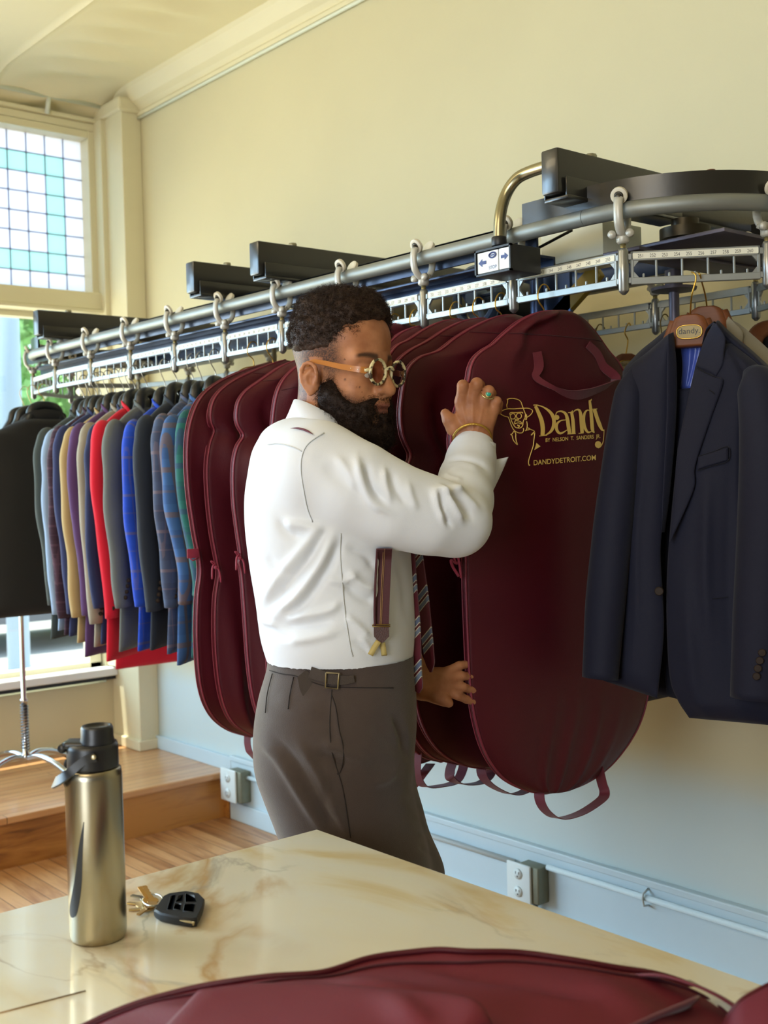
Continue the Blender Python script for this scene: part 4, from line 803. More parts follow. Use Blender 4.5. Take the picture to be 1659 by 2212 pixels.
# back of the coat and shoulders (gives the jacket its depth)
g=loft(BP([(1462,742),(1400,764),(1352,800),(1340,860),(1330,1150),(1318,1470)],.11),BP([(1520,742),(1586,764),(1644,812),(1690,870),(1690,1150),(1690,1570)],.11),bn,.015,.004,60,24,4,[],.003,9,3)[0]; obj('back_panel',g,navy_in,BZ)
def strip(A,B,th=.003,nrm=bn,n=40): return loft(A,B,nrm,.0005,th,n,10,4)[0]
obj('shoulder',loft(BP([(1546,700),(1580,735),(1620,768),(1668,815)],.0),BP([(1546,704),(1576,736),(1626,778),(1685,828)],.10),(0,0,1),.012,.004,30,14,3)[0],navy,BZ)
obj('shoulder',loft(BP([(1450,712),(1415,742),(1380,770),(1345,806)],.10),BP([(1452,722),(1415,755),(1380,785),(1345,830)],.03),(0,0,1),.010,.004,30,14,3)[0],navy,BZ)
# sleeves
def sleeve(P,ra,el,name='sleeve',m_=navy,seed=1):
    PP=smoothline(P,60); k=np.linspace(0,1,len(P)); tt=np.linspace(0,1,60); g=tube(PP,np.interp(tt,k,ra),28,True,ell=np.interp(tt,k,el),up=RR); V=g[0]+bn*(.004*vnoise(g[0],18,seed))[:,None]; return obj(name,(V,g[1]),m_,BZ)
sleeve([dep(1372,800,2.36),dep(1360,850,2.36),dep(1346,960,2.36),dep(1326,1130,2.36),dep(1308,1300,2.35),dep(1296,1466,2.34)],[.012,.030,.036,.040,.040,.036],[1,1.2,1.2,1.2,1.2,1.2],seed=4)
sr=sleeve([dep(1625,800,2.22),dep(1640,840,2.20),dep(1652,960,2.18),dep(1650,1130,2.18),dep(1642,1330,2.18),dep(1634,1508,2.18)],[.018,.040,.046,.048,.050,.048],[1,1.1,1.1,1.1,1,1],seed=5)
for (a,b_) in ((1646,1410),(1641,1427),(1637,1444),(1634,1461)): obj('button',lathe(dep(a,b_,2.130),[(.001,0),(.0065,0),(.0072,.0015),(.006,.003),(.001,.0032)],14,bn),horn,BZ,False)
obj('button',lathe(dep(1424,1277,2.292),[(.001,0),(.008,0),(.009,.002),(.0075,.004),(.001,.0042)],16,bn),horn,BZ,False)
# lapels and collar
obj('lapel',loft(BP([(1502,792),(1480,890),(1463,976),(1455,1079),(1446,1168)],-.03),BP([(1547,815),(1562,826),(1535,905),(1502,1006),(1498,1058),(1448,1172)],-.034),bn,.003,.002,70,16,3)[0],navy,BZ)
obj('collar',loft(BP([(1541,697),(1524,730),(1512,760),(1502,792)],-.012),BP([(1548,700),(1566,728),(1564,760),(1561,788),(1547,813)],-.03),bn,.004,.002,50,16,3)[0],navy,BZ)
obj('collar',loft(BP([(1541,697),(1525,712),(1517,740)],.0),BP([(1548,700),(1552,712),(1550,740)],.10),(.3,.2,1),.002,.003,24,10,3)[0],navy,BZ)
obj('lapel',loft(BP([(1444,722),(1441,800),(1440,900),(1432,1060),(1429,1150)],-.018),BP([(1455,718),(1462,800),(1461,900),(1449,1050),(1436,1150)],-.002),bn,.003,.003,60,10,3)[0],navy,BZ)
obj('lining',loft(BP([(1470,742),(1474,790),(1470,840)],.06),BP([(1519,735),(1508,790),(1494,840)],.05),bn,.004,.002,30,12,3,[(.4,0,.5,1,.12,.006),(.75,0,.6,1,.08,-.005)])[0],lining,BZ)
obj('lining',loft(BP([(1447,745),(1450,900),(1440,1100),(1434,1400),(1440,1500)],.07),BP([(1545,745),(1530,900),(1500,1100),(1490,1400),(1500,1520)],.07),bn,.002,.002,40,12,3)[0],navy_in,BZ)
obj('inner_waistcoat',loft(BP([(1457,843),(1460,900),(1462,960),(1464,985)],.035),BP([(1494,838),(1485,880),(1472,940),(1466,985)],.03),bn,.003,.002,30,10,3)[0],navy,BZ)
# welt pocket, dart, hip pocket, buttonhole, notch seam
ln=fabric('navy_seam_line',(16,17,26))
def seam(pts,off,r=.0008): return tube(smoothline(BP(pts,off),24),r,5)
obj('welt_pocket',loft(BP([(1508,987),(1507,1014)],-.0335),BP([(1573,966),(1573,994)],-.0335),bn,.001,.0012,10,12,4)[0],navy,BZ)
obj('seam',join(seam([(1506,986),(1540,976),(1573,965),(1573,995),(1540,1006),(1506,1017)],-.0345),seam([(1523,1084),(1527,1180),(1530,1285)],-.033),seam([(1515,1293),(1545,1293),(1572,1290)],-.034),seam([(1505,795),(1525,806),(1546,815)],-.0385),seam([(1532,842),(1539,847),(1543,851)],-.0395,.0012)),ln,BZ)
WOOD=mat('walnut_hanger_wood',(112,64,34),.48,var=.35,vscale=7,stretch=(3,3,14),spec=.3)
def wood_hanger(c,rot,label,plate=True,hk=None,s=1.0,gname='wooden hangers with name plates',w=.2,txt=True):
    h=thing('coat_hanger',label,'hanger',tuple(c),gname); cr_,sr_=math.cos(rot),math.sin(rot)
    ux=np.array([cr_,sr_,0.]); nn=np.array([sr_,-cr_,0.]); up=np.array([0,0,1.])     # ux along the shoulders, nn towards the viewer
    c=np.array(c)
    def Q(a,b,d): return c+ux*a*s+nn*d*s+up*b*s
    # neck block: curved crown flowing into two arms
    Lq=[Q(-.014,.026,0),Q(-.026,.019,0),(Q(-.034,.000,0)),Q(-.040,-.020,0),Q(-.043,-.032,0)]; Rq=[Q(.014,.026,0),Q(.026,.019,0),Q(.034,.000,0),Q(.040,-.020,0),Q(.043,-.032,0)]
    obj('neck_block',loft(Lq,Rq,nn,.005*s,.011*s,40,16,6)[0],WOOD,h,True)
    for sg in (-1,1):
        P=smoothline([Q(sg*.026,.016,-.004),Q(sg*.038,-.018,-.006),Q(sg*.052,-.048,-.012),Q(sg*.08,-.090,-.016),Q(sg*w*.8,-.14,-.014)],30)
        obj('arm',tube(P,np.linspace(.010,.016,30)*s,14,True,ell=1.5,up=up),WOOD,h)
    if plate:
        pc_=Q(0,-.006,.0185); a=np.linspace(0,2*math.pi,32,endpoint=False); sq=lambda t,k: np.sign(np.cos(t))*abs(np.cos(t))**k
        V=[];rim=[]
        for t in a:
            ca,sa=math.cos(t),math.sin(t); px_=np.sign(ca)*abs(ca)**.6*.021*s; pz=np.sign(sa)*abs(sa)**.8*.0115*s; V.append(pc_+ux*px_+up*pz); rim.append(pc_+ux*px_*1.04+up*pz*1.04)
        V=np.array(V); n=len(V); pl=obj('name_plate',(np.concatenate([V,V-nn*.003]),[tuple(range(n))[::-1],tuple(range(n,2*n))]+[(i,(i+1)%n,n+(i+1)%n,n+i) for i in range(n)]),mat('brushed_brass_plate',(160,142,100),.6,.0),h,False)
        obj('plate_rim',tube(rim,.0012,6,closed=True,cap=False),brass,pl)
        if txt: obj('plate_lettering',text_geo('dandy.',.0145*s,pc_-up*.003*s+nn*.0004,ux,up,.0002,'CENTER'),mat('plate_black_print',(30,28,26),.5),pl,False)
    if hk is not None:
        obj('hook',tube(smoothline([Q(0,.022,0)]+hk,30),.0017,8),brass,h)
    return h
rot0=math.atan2(RR[1],RR[0])-.35
ch_=dep(1491,712,2.33)
hk1=[dep(1494,640,2.272),dep(1503,605,2.262),dep(1501,592,2.262),dep(1494,588,2.27)]
wood_hanger(ch_,rot0,'brown wooden hanger with oval brass name plate in the navy blazer',True,hk1,1.12,w=.11)
ch2=dep(1528,694,2.40)
wood_hanger(ch2,rot0-.1,'brown wooden hanger behind the navy blazer\'s, holding the tweed jacket',False,[dep(1524,640,2.37),dep(1515,605,2.30),dep(1511,592,2.28),dep(1508,588,2.30)],1.15,w=.11)
# tweed jacket behind
TW=fabric('grey_beige_tweed',(136,128,108),.18,.9,.4,500,.2,.25)
tj=thing('tweed_jacket','grey beige tweed jacket just behind the navy blazer, shoulder showing at the right','jacket',tuple(dep(1600,1500,2.42)))
def TP(pts,off=0): return [dep(px,py,2.42-(px-1530)*.0002+off) for px,py in pts]
obj('body',loft(TP([(1560,690),(1548,730),(1540,780),(1510,900),(1490,1200),(1490,1500)]),TP([(1570,686),(1612,712),(1690,790),(1720,880),(1730,1200),(1730,1500)]),bn,.03,.006,60,24,3)[0],TW,tj)
obj('collar',loft(TP([(1574,684),(1562,694),(1550,716)],-.035),TP([(1584,694),(1604,718),(1602,752)],-.04),bn,.004,.003,24,12,3)[0],TW,tj)
obj('sleeve',tube(smoothline(TP([(1668,820),(1690,880),(1700,1100),(1700,1400)]),30),[.03]*30,16),TW,tj)
# garments hanging on the far run at the right
def far_hanger(px,py,label,plate,s=.8,D=None,rot=None,w=.2):
    c=onp(px,py,1,CN1-.02); wood_hanger(c,math.pi*.5*.98 if rot is None else rot,label,plate,[np.array([c[0],CN1-.01,c[2]+.06]),np.array([c[0],CN1-.022,ZB-.005]),np.array([c[0],CN1-.004,ZB+.02]),np.array([c[0],CN1+.01,ZB+.004])],s,w=w)
far_hanger(1352,785,'small blurred wooden hanger with plate on the far rail, between bag and blazer',True,.95,rot=rot0+.3,w=.05)
c4=onp(1700,770,1,CN1-.02)
jacket(c4[0]-.02,c4[2]+.02,F_('black_navy_wool',(28,28,38)),'dark navy jacket on the far rail at the right picture edge',81,'wooden hanger at the right picture edge on the far rail',y=CN1-.03,hm=WOOD,cuff=False,rot=-.5,grp='dark jackets on the far rail behind the blazer',hook_m=brass)
for px,lb in ((1300,'left of the small wooden hanger'),(1440,'above the navy blazer\'s left shoulder')):
    c5=onp(px,800,1,CN1); jacket(c5[0],c5[2]-.05,F_('black_navy_wool',(28,28,38)),'dark jacket hidden on the far rail, hook showing '+lb,82+px%7,'thin dark hook '+lb,y=CN1,cuff=False,grp='dark jackets on the far rail behind the blazer',hm=blk_h,hook_m=mat('dark_wire',(110,92,52),.4,.8))
# ================================================================ IMPLICIT SURFACES
def smin(a,b,k):
    h=np.clip(.5+.5*(b-a)/k,0,1); return b*(1-h)+a*h-k*h*(1-h)
class Ell:
    def __init__(s,c,r,R=None,k=.012,op=1): s.c=np.array(c,float); s.r=np.array(r,float); s.R=np.eye(3) if R is None else np.array(R,float); s.k=k; s.op=op; s.bc=s.c; s.br=float(max(r))
    def d(s,P):
        q=(P-s.c)@s.R.T; k0=np.linalg.norm(q/s.r,axis=-1); k1=np.linalg.norm(q/s.r**2,axis=-1)+1e-9; return k0*(k0-1)/k1
class Cone:
    def __init__(s,a,b,ra,rb,k=.012,op=1): s.a=np.array(a,float); s.b=np.array(b,float); s.ra=ra; s.rb=rb; s.k=k; s.op=op; s.bc=(s.a+s.b)/2; s.br=np.linalg.norm(s.b-s.a)/2+max(ra,rb)
    def d(s,P):
        ba=s.b-s.a; pa=P-s.a; t=np.clip((pa@ba)/(ba@ba),0,1); return np.linalg.norm(pa-t[...,None]*ba,axis=-1)-(s.ra+(s.rb-s.ra)*t)
class EC:
    """tapered capsule with an elliptical section: q axis stretched by e (unit dir w, factor f>1 = wider along w)"""
    def __init__(s,a,b,ra,rb,w,f,k=.012,op=1): s.a=np.array(a,float); s.b=np.array(b,float); s.ra=ra; s.rb=rb; s.w=np.array(w,float)/np.linalg.norm(w); s.f=f; s.k=k; s.op=op; s.bc=(s.a+s.b)/2; s.br=np.linalg.norm(s.b-s.a)/2+max(ra,rb)*max(1,f)
    def d(s,P):
        ba=s.b-s.a; pa=P-s.a; t=np.clip((pa@ba)/(ba@ba),0,1); v=pa-t[...,None]*ba; h=v@s.w; v=v-(h*(1-1/s.f))[...,None]*s.w
        return (np.linalg.norm(v,axis=-1)-(s.ra+(s.rb-s.ra)*t))*min(1,1.0)
def field(prims,lo,hi,h,B=24):
    lo=np.array(lo,float); n=np.ceil((np.array(hi)-lo)/h).astype(int)+1
    Fd=np.full(n,1.0,np.float32); ax=[lo[i]+h*np.arange(n[i]) for i in range(3)]
    for i in range(0,n[0],B):
        for j in range(0,n[1],B):
            for k in range(0,n[2],B):
                sl=(slice(i,min(i+B,n[0])),slice(j,min(j+B,n[1])),slice(k,min(k+B,n[2])))
                X=[ax[0][sl[0]],ax[1][sl[1]],ax[2][sl[2]]]; c=np.array([(x[0]+x[-1])/2 for x in X]); rad=np.linalg.norm([x[-1]-x[0] for x in X])/2
                act=[p for p in prims if np.linalg.norm(p.bc-c)<p.br+rad+.03]
                if not any(p.op>0 for p in act): continue
                P=np.stack(np.meshgrid(*X,indexing='ij'),-1); v=None
                for p in act:
                    d=p.d(P)
                    if p.op>0: v=d if v is None else smin(v,d,p.k)
                    elif v is not None: v=-smin(-v,d,p.k)
                Fd[sl]=v
    return Fd,lo
def nets(Fd,lo,h):
    ins=Fd<0; a=ins[:-1,:-1,:-1]; cnt=np.zeros(a.shape,np.int8)
    co=[(i,j,k) for i in (0,1) for j in (0,1) for k in (0,1)]; n=a.shape
    for o in co: cnt+=ins[o[0]:o[0]+n[0],o[1]:o[1]+n[1],o[2]:o[2]+n[2]]
    I=np.argwhere((cnt>0)&(cnt<8)); idx=-np.ones(n,np.int64); idx[tuple(I.T)]=np.arange(len(I))
    val={o:Fd[I[:,0]+o[0],I[:,1]+o[1],I[:,2]+o[2]].astype(float) for o in co}
    acc=np.zeros((len(I),3)); w=np.zeros(len(I))
    for o in co:
        for ax in range(3):
            if o[ax]==0:
                p=list(o); p[ax]=1; p=tuple(p); v0=val[o]; v1=val[p]; m_=(v0<0)!=(v1<0); t=np.where(m_,v0/(v0-v1+1e-12),0)
                q=np.array(o,float)+np.eye(3)[ax]*t[:,None]; acc+=q*m_[:,None]; w+=m_
    V=(I+acc/w[:,None])*h+lo; Fc=[]
    for ax in range(3):
        sA=[slice(None)]*3; sB=[slice(None)]*3; sA[ax]=slice(0,-1); sB[ax]=slice(1,None)
        A=ins[tuple(sA)]; Bb=ins[tuple(sB)]; E=np.argwhere(A!=Bb); b,c=[x for x in range(3) if x!=ax]
        ok=(E[:,b]>0)&(E[:,c]>0)&(E[:,b]<n[b])&(E[:,c]<n[c])&(E[:,ax]<n[ax]); E=E[ok]; ia=A[tuple(E.T)]
        def g(db,dc): q=E.copy(); q[:,b]-=db; q[:,c]-=dc; return idx[tuple(q.T)]
        Q=np.stack([g(1,1),g(0,1),g(0,0),g(1,0)],1)
        flip=ia if ax!=1 else ~ia
        Q[~flip]=Q[~flip][:,::-1]; Fc.append(Q)
    Fc=np.concatenate(Fc); Fc=Fc[(Fc>=0).all(1)]
    return V,Fc
def lap(V,Fc,it=2,lam=.5):
    n=len(V)
    for _ in range(it):
        S_=np.zeros_like(V); c=np.zeros(n)
        for i in range(4):
            a=Fc[:,i]; b=Fc[:,(i+1)%4]
            for k in range(3): S_[:,k]+=np.bincount(a,V[b,k],n)+np.bincount(b,V[a,k],n)
            c+=np.bincount(a,minlength=n)+np.bincount(b,minlength=n)
        V=V+(S_/np.maximum(c,1)[:,None]-V)*lam
    return V
def vnormals(V,Fc):
    fn=np.cross(V[Fc[:,2]]-V[Fc[:,0]],V[Fc[:,3]]-V[Fc[:,1]]); N=np.zeros_like(V)
    for i in range(4):
        for k in range(3): N[:,k]+=np.bincount(Fc[:,i],fn[:,k],len(V))
    return N/(np.linalg.norm(N,axis=1)[:,None]+1e-12)
def sdfmesh(prims,h,pad=.02,sm=2,clip=None):
    pp=[p for p in prims if p.op>0]; lo=np.min([p.bc-p.br for p in pp],0)-pad; hi=np.max([p.bc+p.br for p in pp],0)+pad
    if clip is not None: lo=np.maximum(lo,clip[0]); hi=np.minimum(hi,clip[1])
    Fd,l=field(prims,lo,hi,h); V,Fc=nets(Fd,l,h); return lap(V,Fc,sm),Fc
def attr(o,name,vals):
    a=o.data.attributes.new(name,'FLOAT','POINT'); a.data.foreach_set('value',np.asarray(vals,np.float32))
def foldpx(V,N,curves):
    """raise or sink soft folds along curves given where they lie on the garment as seen from the front of the cloth"""
    pj=prj(V)[:,:2]; facing=np.clip(-(N@FF)*2.2,0,1); D=np.zeros(len(V))
    for pts,w,h in curves:
        P=smoothline(np.array(pts,float),24); best=np.full(len(V),1e9); tt=np.zeros(len(V))
        lo=P.min(0)-3*w; hi=P.max(0)+3*w; m_=((pj>lo)&(pj<hi)).all(1); idx=np.nonzero(m_)[0]; q=pj[idx]; b=np.full(len(idx),1e9); t_=np.zeros(len(idx))
        for i in range(len(P)-1):
            a=P[i]; d=P[i+1]-a; u=np.clip(((q-a)@d)/(d@d+1e-9),0,1); r=np.linalg.norm(q-a-u[:,None]*d,axis=1); k=r<b; b[k]=r[k]; t_[k]=(i+u[k])/(len(P)-1)
        D[idx]+=h*np.exp(-(b/w)**2)*np.minimum(1,4*np.minimum(t_+.05,1.05-t_))
    return V+N*(D*facing)[:,None]
# ================================================================ THE MAN
D0=2.20; PXM=D0/FPX
def Pm(px,py,w=0): return dep(px,py,D0+w)
PM=thing('person','bearded man in white shirt, suspenders and round glasses reaching for a garment bag','person',(Pm(740,1420)[0],Pm(740,1420)[1],0))
ZU=np.array([0,0,1.])
# head frame
thd=math.radians(36); fx=RR*math.cos(thd)-FF*math.sin(thd); fx=fx-ZU*(fx@ZU); fx/=np.linalg.norm(fx)
pd=math.radians(6); hx=fx*math.cos(pd)-ZU*math.sin(pd); hz=ZU*math.cos(pd)+fx*math.sin(pd); hy=np.cross(hz,hx)      # hx forward, hy person's left, hz up
HC=Pm(741,800,.0); HR=np.stack([hx,hy,hz],0)
def H(x,y,z): return HC+hx*x+hy*y+hz*z
def he(c,r,k=.012,op=1,R=None): return Ell(H(*c),r,HR if R is None else R@HR,k,op)
def hc(a,b,ra,rb,k=.012,op=1): return Cone(H(*a),H(*b),ra,rb,k,op)
def rotm(ax,deg):
    a=math.radians(deg); c,s=math.cos(a),math.sin(a)
    return {'x':np.array([[1,0,0],[0,c,s],[0,-s,c]]),'y':np.array([[c,0,-s],[0,1,0],[s,0,c]]),'z':np.array([[c,s,0],[-s,c,0],[0,0,1]])}[ax]
neck_b=Pm(708,965,-.0)
head=[he((-.014,0,.052),(.096,.078,.078),.02),he((.032,0,.058),(.052,.062,.056),.03),he((.030,0,-.036),(.056,.062,.080),.03),he((.052,0,-.075),(.042,.044,.042),.03),
 he((.060,.036,-.030),(.024,.024,.030),.025),he((.060,-.036,-.030),(.024,.024,.030),.025),
 hc((.080,.012,.022),(.066,.046,.022),.011,.011,.016),hc((.080,-.012,.022),(.066,-.046,.022),.011,.011,.016),
 he((.100,.033,.000),(.017,.019,.013),.014,-1),he((.100,-.033,.000),(.017,.019,.013),.014,-1),
 he((.076,.033,.000),(.014,.017,.0125),.006),he((.076,-.033,.000),(.014,.017,.0125),.006),
 hc((.084,0,.014),(.108,0,-.030),.0085,.0125,.012),he((.100,.0145,-.034),(.0115,.0085,.0085),.007),he((.100,-.0145,-.034),(.0115,.0085,.0085),.007),he((.111,0,-.034),(.011,.0115,.0105),.006),
 he((.104,.0085,-.0445),(.006,.0038,.004),.003,-1),he((.104,-.0085,-.0445),(.006,.0038,.004),.003,-1),
 he((.086,0,-.052),(.014,.026,.012),.014),he((.0945,0,-.0605),(.0105,.024,.0062),.006),he((.0930,0,-.0735),(.0105,.020,.0078),.006),he((.104,0,-.0665),(.010,.022,.0013),.003,-1),
 he((.072,0,-.100),(.022,.026,.018),.02),
 Cone(H(-.018,0,-.03),neck_b,.056,.060,.03),Cone(H(-.03,0,.01),H(-.030,0,-.10),.055,.056,.03)]
# ears
for s in (-1,1):
    Re=rotm('z',-s*24)@rotm('y',-10)
    eo=np.array([-.008,s*.081,-.020]); 
    def E_(u,w,l=0): return tuple(eo+np.array([u,s*l,w]))
    rim=smoothline([E_(.012,-.004,0),E_(.013,.016,.004),E_(.004,.027,.008),E_(-.010,.026,.010),E_(-.018,.012,.011),E_(-.016,-.006,.009),E_(-.009,-.018,.005),E_(-.002,-.026,.001)],12)
    head+=[he(E_(-.002,-.002,-.002),(.017,.008,.028),.006,1,Re)]
    head+=[hc(tuple(rim[i]),tuple(rim[i+1]),.0036,.0036,.0035) for i in range(11)]
    head+=[hc(E_(.000,.016,.003),E_(-.009,.004,.006),.003,.003,.004),hc(E_(-.009,.004,.006),E_(-.004,-.012,.004),.003,.003,.004),he(E_(-.001,-.024,.001),(.0075,.0045,.0085),.005),he(E_(.011,-.006,.002),(.004,.004,.006),.004),he(E_(.001,-.002,.006),(.007,.0045,.009),.003,-1)]
# hands --------------------------------------------------------------------
def finger(pts,rs,k=.004): return [Cone(pts[i],pts[i+1],rs[i],rs[i+1],k) for i in range(len(pts)-1)]
DH=.085
def Q(px,py,w): return dep(px,py,D0+DH+w)
wr=Q(1025,955,.002)
hand=[EC(Q(1027,945,0),Q(1026,905,-.006),.021,.0225,RR,1.45,.014),EC(Q(1026,905,-.006),Q(1024,872,-.008),.0165,.014,RR,2.1,.012),EC(Q(1025,975,.0),Q(1027,940,.0),.024,.0225,RR,1.2,.012)]
kn=[(997,868,-.010),(1021,861,-.014),(1045,866,-.012),(1066,884,-.004)]
pip=[(1000,833,-.026),(1030,829,-.030),(1056,845,-.026),(1073,867,-.014)]
dip=[(1004,840,.004),(1036,832,.006),(1061,850,.006),(1077,872,.012)]
tip=[(1006,856,.020),(1037,850,.022),(1061,868,.020),(1077,888,.022)]
for i in range(4):
    a,b,c,d=[Q(*v) for v in (kn[i],pip[i],dip[i],tip[i])]; r=[.0115,.0122,.0115,.0098][i]
    hand+=finger([a,b,c,d],[r*1.03,r*.98,r*.86,r*.74],.0035)
    m0=Q(1012+12*i,930,.0); hand.append(Cone(m0,a,.013,r*1.08,.009))
    hand.append(Ell(Q(kn[i][0],kn[i][1]+2,kn[i][2]-.002),(.0095,.0095,.0085),None,.006))
hand+=finger([Q(1000,945,.002),Q(982,925,-.004),Q(970,908,-.008),Q(962,893,-.004)],[.016,.0155,.0118,.0098],.008)
# forearm + upper arm skin (inside sleeves)
sh=Pm(668,1022,-.165); el=Pm(985,1118,-.10); 
arm=[Cone(Pm(740,1050,-.12),el,.045,.040,.02),Cone(Pm(700,1060,-.02),Pm(740,1050,-.12),.06,.045,.02),Cone(el,Q(1027,960,.0),.043,.026,.02)]
# left hand, deep in the shade between the bags
DL=.10
def QL(px,py,w): return dep(px,py,D0+DL+w)
hl=[EC(QL(912,1478,0),QL(946,1479,0),.022,.024,UU,1.25,.012),EC(QL(940,1478,.0),QL(968,1470,.004),.018,.015,UU,1.8,.012)]
lf=[((966,1452,.0),(992,1438,.004),(1014,1434,.02),(1036,1438,.035)),((974,1465,0),(998,1460,.004),(1018,1461,.02),(1038,1464,.035)),((976,1480,0),(1000,1484,.002),(1018,1490,.018),(1036,1494,.03)),((966,1492,.002),(990,1503,.0),(1008,1511,.012),(1022,1516,.02))]
for q in lf: hl+=finger([QL(*v) for v in q],[.0110,.0090,.0082,.0072],.003)
hl+=finger([QL(925,1492,-.006),QL(942,1504,-.012),QL(958,1512,-.014),QL(970,1519,-.012)],[.016,.013,.0108,.009],.008)
shl=Pm(720,1010,.20); ell_=Pm(800,1260,.28); 
arml=[Cone(Pm(700,1060,.02),shl,.06,.045,.02),Cone(shl,ell_,.048,.042,.02),Cone(ell_,QL(908,1478,0),.042,.026,.02)]
torso=[Ell(Pm(700,1120,.02),(.10,.12,.12),None,.05),Ell(Pm(735,1300,.03),(.11,.14,.2),None,.05),Cone(Pm(730,1420,-.02),Pm(760,1780,-.05),.075,.065,.03),Cone(Pm(740,1420,.1),Pm(830,1780,.12),.075,.065,.03)]
neckc=[Cone(neck_b,Pm(700,1050,.0),.058,.08,.03)]
ank=[((Pm(830,2150,-.04)),Pm(815,2520,-.03)),((Pm(880,2150,.13)),Pm(860,2500,.14))]
legs=[]
for (k_,a_),t_ in zip(ank,(Pm(760,1780,-.05),Pm(830,1780,.12))): legs+=[Cone(t_,k_,.065,.05,.03),Cone(k_,a_,.048,.032,.03)]
body_prims=head+hand+arm+hl+arml+torso+neckc+legs
Vb,Fb=sdfmesh(body_prims,.0026,sm=2)
Lc=(Vb-HC)@HR.T
# skin colours that belong to the skin: lips, stubble of the faded sides, brows, moles
x_,y_,z_=Lc.T
inhead=(z_>-.2)&(np.linalg.norm(Lc,axis=1)<.2)
lips=np.exp(-((np.abs(y_)/.023)**4))*np.exp(-(((z_+.0675)/.0115)**4))*(x_>.088)
hair_edge=.078-.02*np.clip((x_-.02)/.05,0,1)
side=np.clip((.050-x_)/.02,0,1)
fade=np.clip((z_-(-.035-.3*(x_<-.03)*.2))/.05,0,1)*side*inhead*((np.abs(y_)>.03)|(x_<-.03))
ear=(np.abs(y_)>.0765)&(np.abs(x_+.012)<.024)&(z_<.022)&(z_>-.05)
fade=np.where(ear|((np.abs(x_+.010)<.016)&(z_<.02)),0,fade)
cheekb=np.clip(((-.014-.50*np.clip(x_-.02,0,1))-z_)/.028,0,1)*np.clip((x_-.012)/.01,0,1)*(x_<.12)*inhead*(z_>-.16)
sburn=np.exp(-((x_-.022)/.013)**4)*np.clip((z_+.05)/.03,0,1)*np.clip((.075-z_)/.03,0,1)*(np.abs(y_)>.05)*inhead*.8; fade=np.maximum(fade,sburn)
ay=np.abs(y_); bt=np.clip((ay-.014)/.042,0,1); brow=np.exp(-((z_-(.0245+.006*np.sin(bt*2.4)-.004*bt))/(.0072-.0042*bt))**4)*np.clip((ay-.012)/.005,0,1)*np.clip((.058-ay)/.006,0,1)*(x_>.045)
skin,nt,b=nmat('brown_skin'); N=nt.nodes; L=nt.links
def A_(n): q=N.new('ShaderNodeAttribute'); q.attribute_name=n; return q.outputs['Fac']
ns=N.new('ShaderNodeTexNoise'); ns.inputs['Scale'].default_value=28; ns.inputs['Detail'].default_value=6; tc=N.new('ShaderNodeTexCoord'); L.new(tc.outputs['Object'],ns.inputs['Vector'])
r1=N.new('ShaderNodeValToRGB'); L.new(ns.outputs['Fac'],r1.inputs[0]); r1.color_ramp.elements[0].position=.3; r1.color_ramp.elements[0].color=rgb(150,96,64); r1.color_ramp.elements[1].position=.75; r1.color_ramp.elements[1].color=rgb(188,130,92)
cur=r1.outputs[0]
n2=N.new('ShaderNodeTexNoise'); n2.inputs['Scale'].default_value=420; L.new(tc.outputs['Object'],n2.inputs['Vector'])
def over(fac,col,speck=False):
    global cur
    f=fac
    if speck:
        mm=N.new('ShaderNodeMath'); mm.operation='MULTIPLY'; k=N.new('ShaderNodeMapRange'); k.inputs[1].default_value=.3; k.inputs[2].default_value=.6; k.inputs[3].default_value=.45; L.new(n2.outputs['Fac'],k.inputs[0]); L.new(fac,mm.inputs[0]); L.new(k.outputs[0],mm.inputs[1]); f=mm.outputs[0]
    mx=N.new('ShaderNodeMix'); mx.data_type='RGBA'; L.new(f,mx.inputs[0]); L.new(cur,mx.inputs[6]); mx.inputs[7].default_value=rgb(*col); cur=mx.outputs[2]
over(A_('lips'),(150,82,72)); over(A_('fade'),(48,38,34),True); over(A_('beard_shade'),(34,27,24),True); over(A_('brow'),(40,27,21)); over(A_('mole'),(44,24,20))
L.new(cur,b.inputs['Base Color']); b.inputs['Roughness'].default_value=.5; b.inputs['Specular IOR Level'].default_value=.32; b.inputs['Subsurface Weight'].default_value=.12; b.inputs['Subsurface Radius'].default_value=(.010,.004,.002); b.inputs['Subsurface Scale'].default_value=1
bp=N.new('ShaderNodeBump'); bp.inputs['Strength'].default_value=.25; bp.inputs['Distance'].default_value=.0008; L.new(n2.outputs['Fac'],bp.inputs['Height']); L.new(bp.outputs[0],b.inputs['Normal'])
Nb=vnormals(Vb,Fb)
# hand tendons and knuckle creases
Vb=foldpx(Vb,Nb,[([(1012,935),(1004,900),(998,875)],3,.0012),([(1022,935),(1021,900),(1021,868)],3.5,.0016),([(1032,935),(1038,905),(1044,875)],3,.0011),([(993,850),(1003,850)],2,-.0008),([(1022,845),(1034,846)],2,-.0008),([(968,905),(976,900)],2,-.0008)])
body=obj('body',(Vb,Fb),skin,PM)
mole=np.zeros(len(Vb)); pj=prj(Vb)[:,:2]
for mx_,my_,mr in ((745.5,820,2.2),(777,837,1.8),(745,777,1.6),(771,837,1.3),(781,847,1.1),(657,868,1.3),(782,828,1.3)):
    dd=((Vb-HC)@hy)<0; mole=np.maximum(mole,np.exp(-(np.linalg.norm(pj-[mx_,my_],axis=1)/mr)**4)*dd*inhead)
for n_,v_ in (('lips',lips*.85),('fade',fade*.9),('beard_shade',cheekb),('brow',brow*.9),('mole',mole)): attr(body,n_,v_)
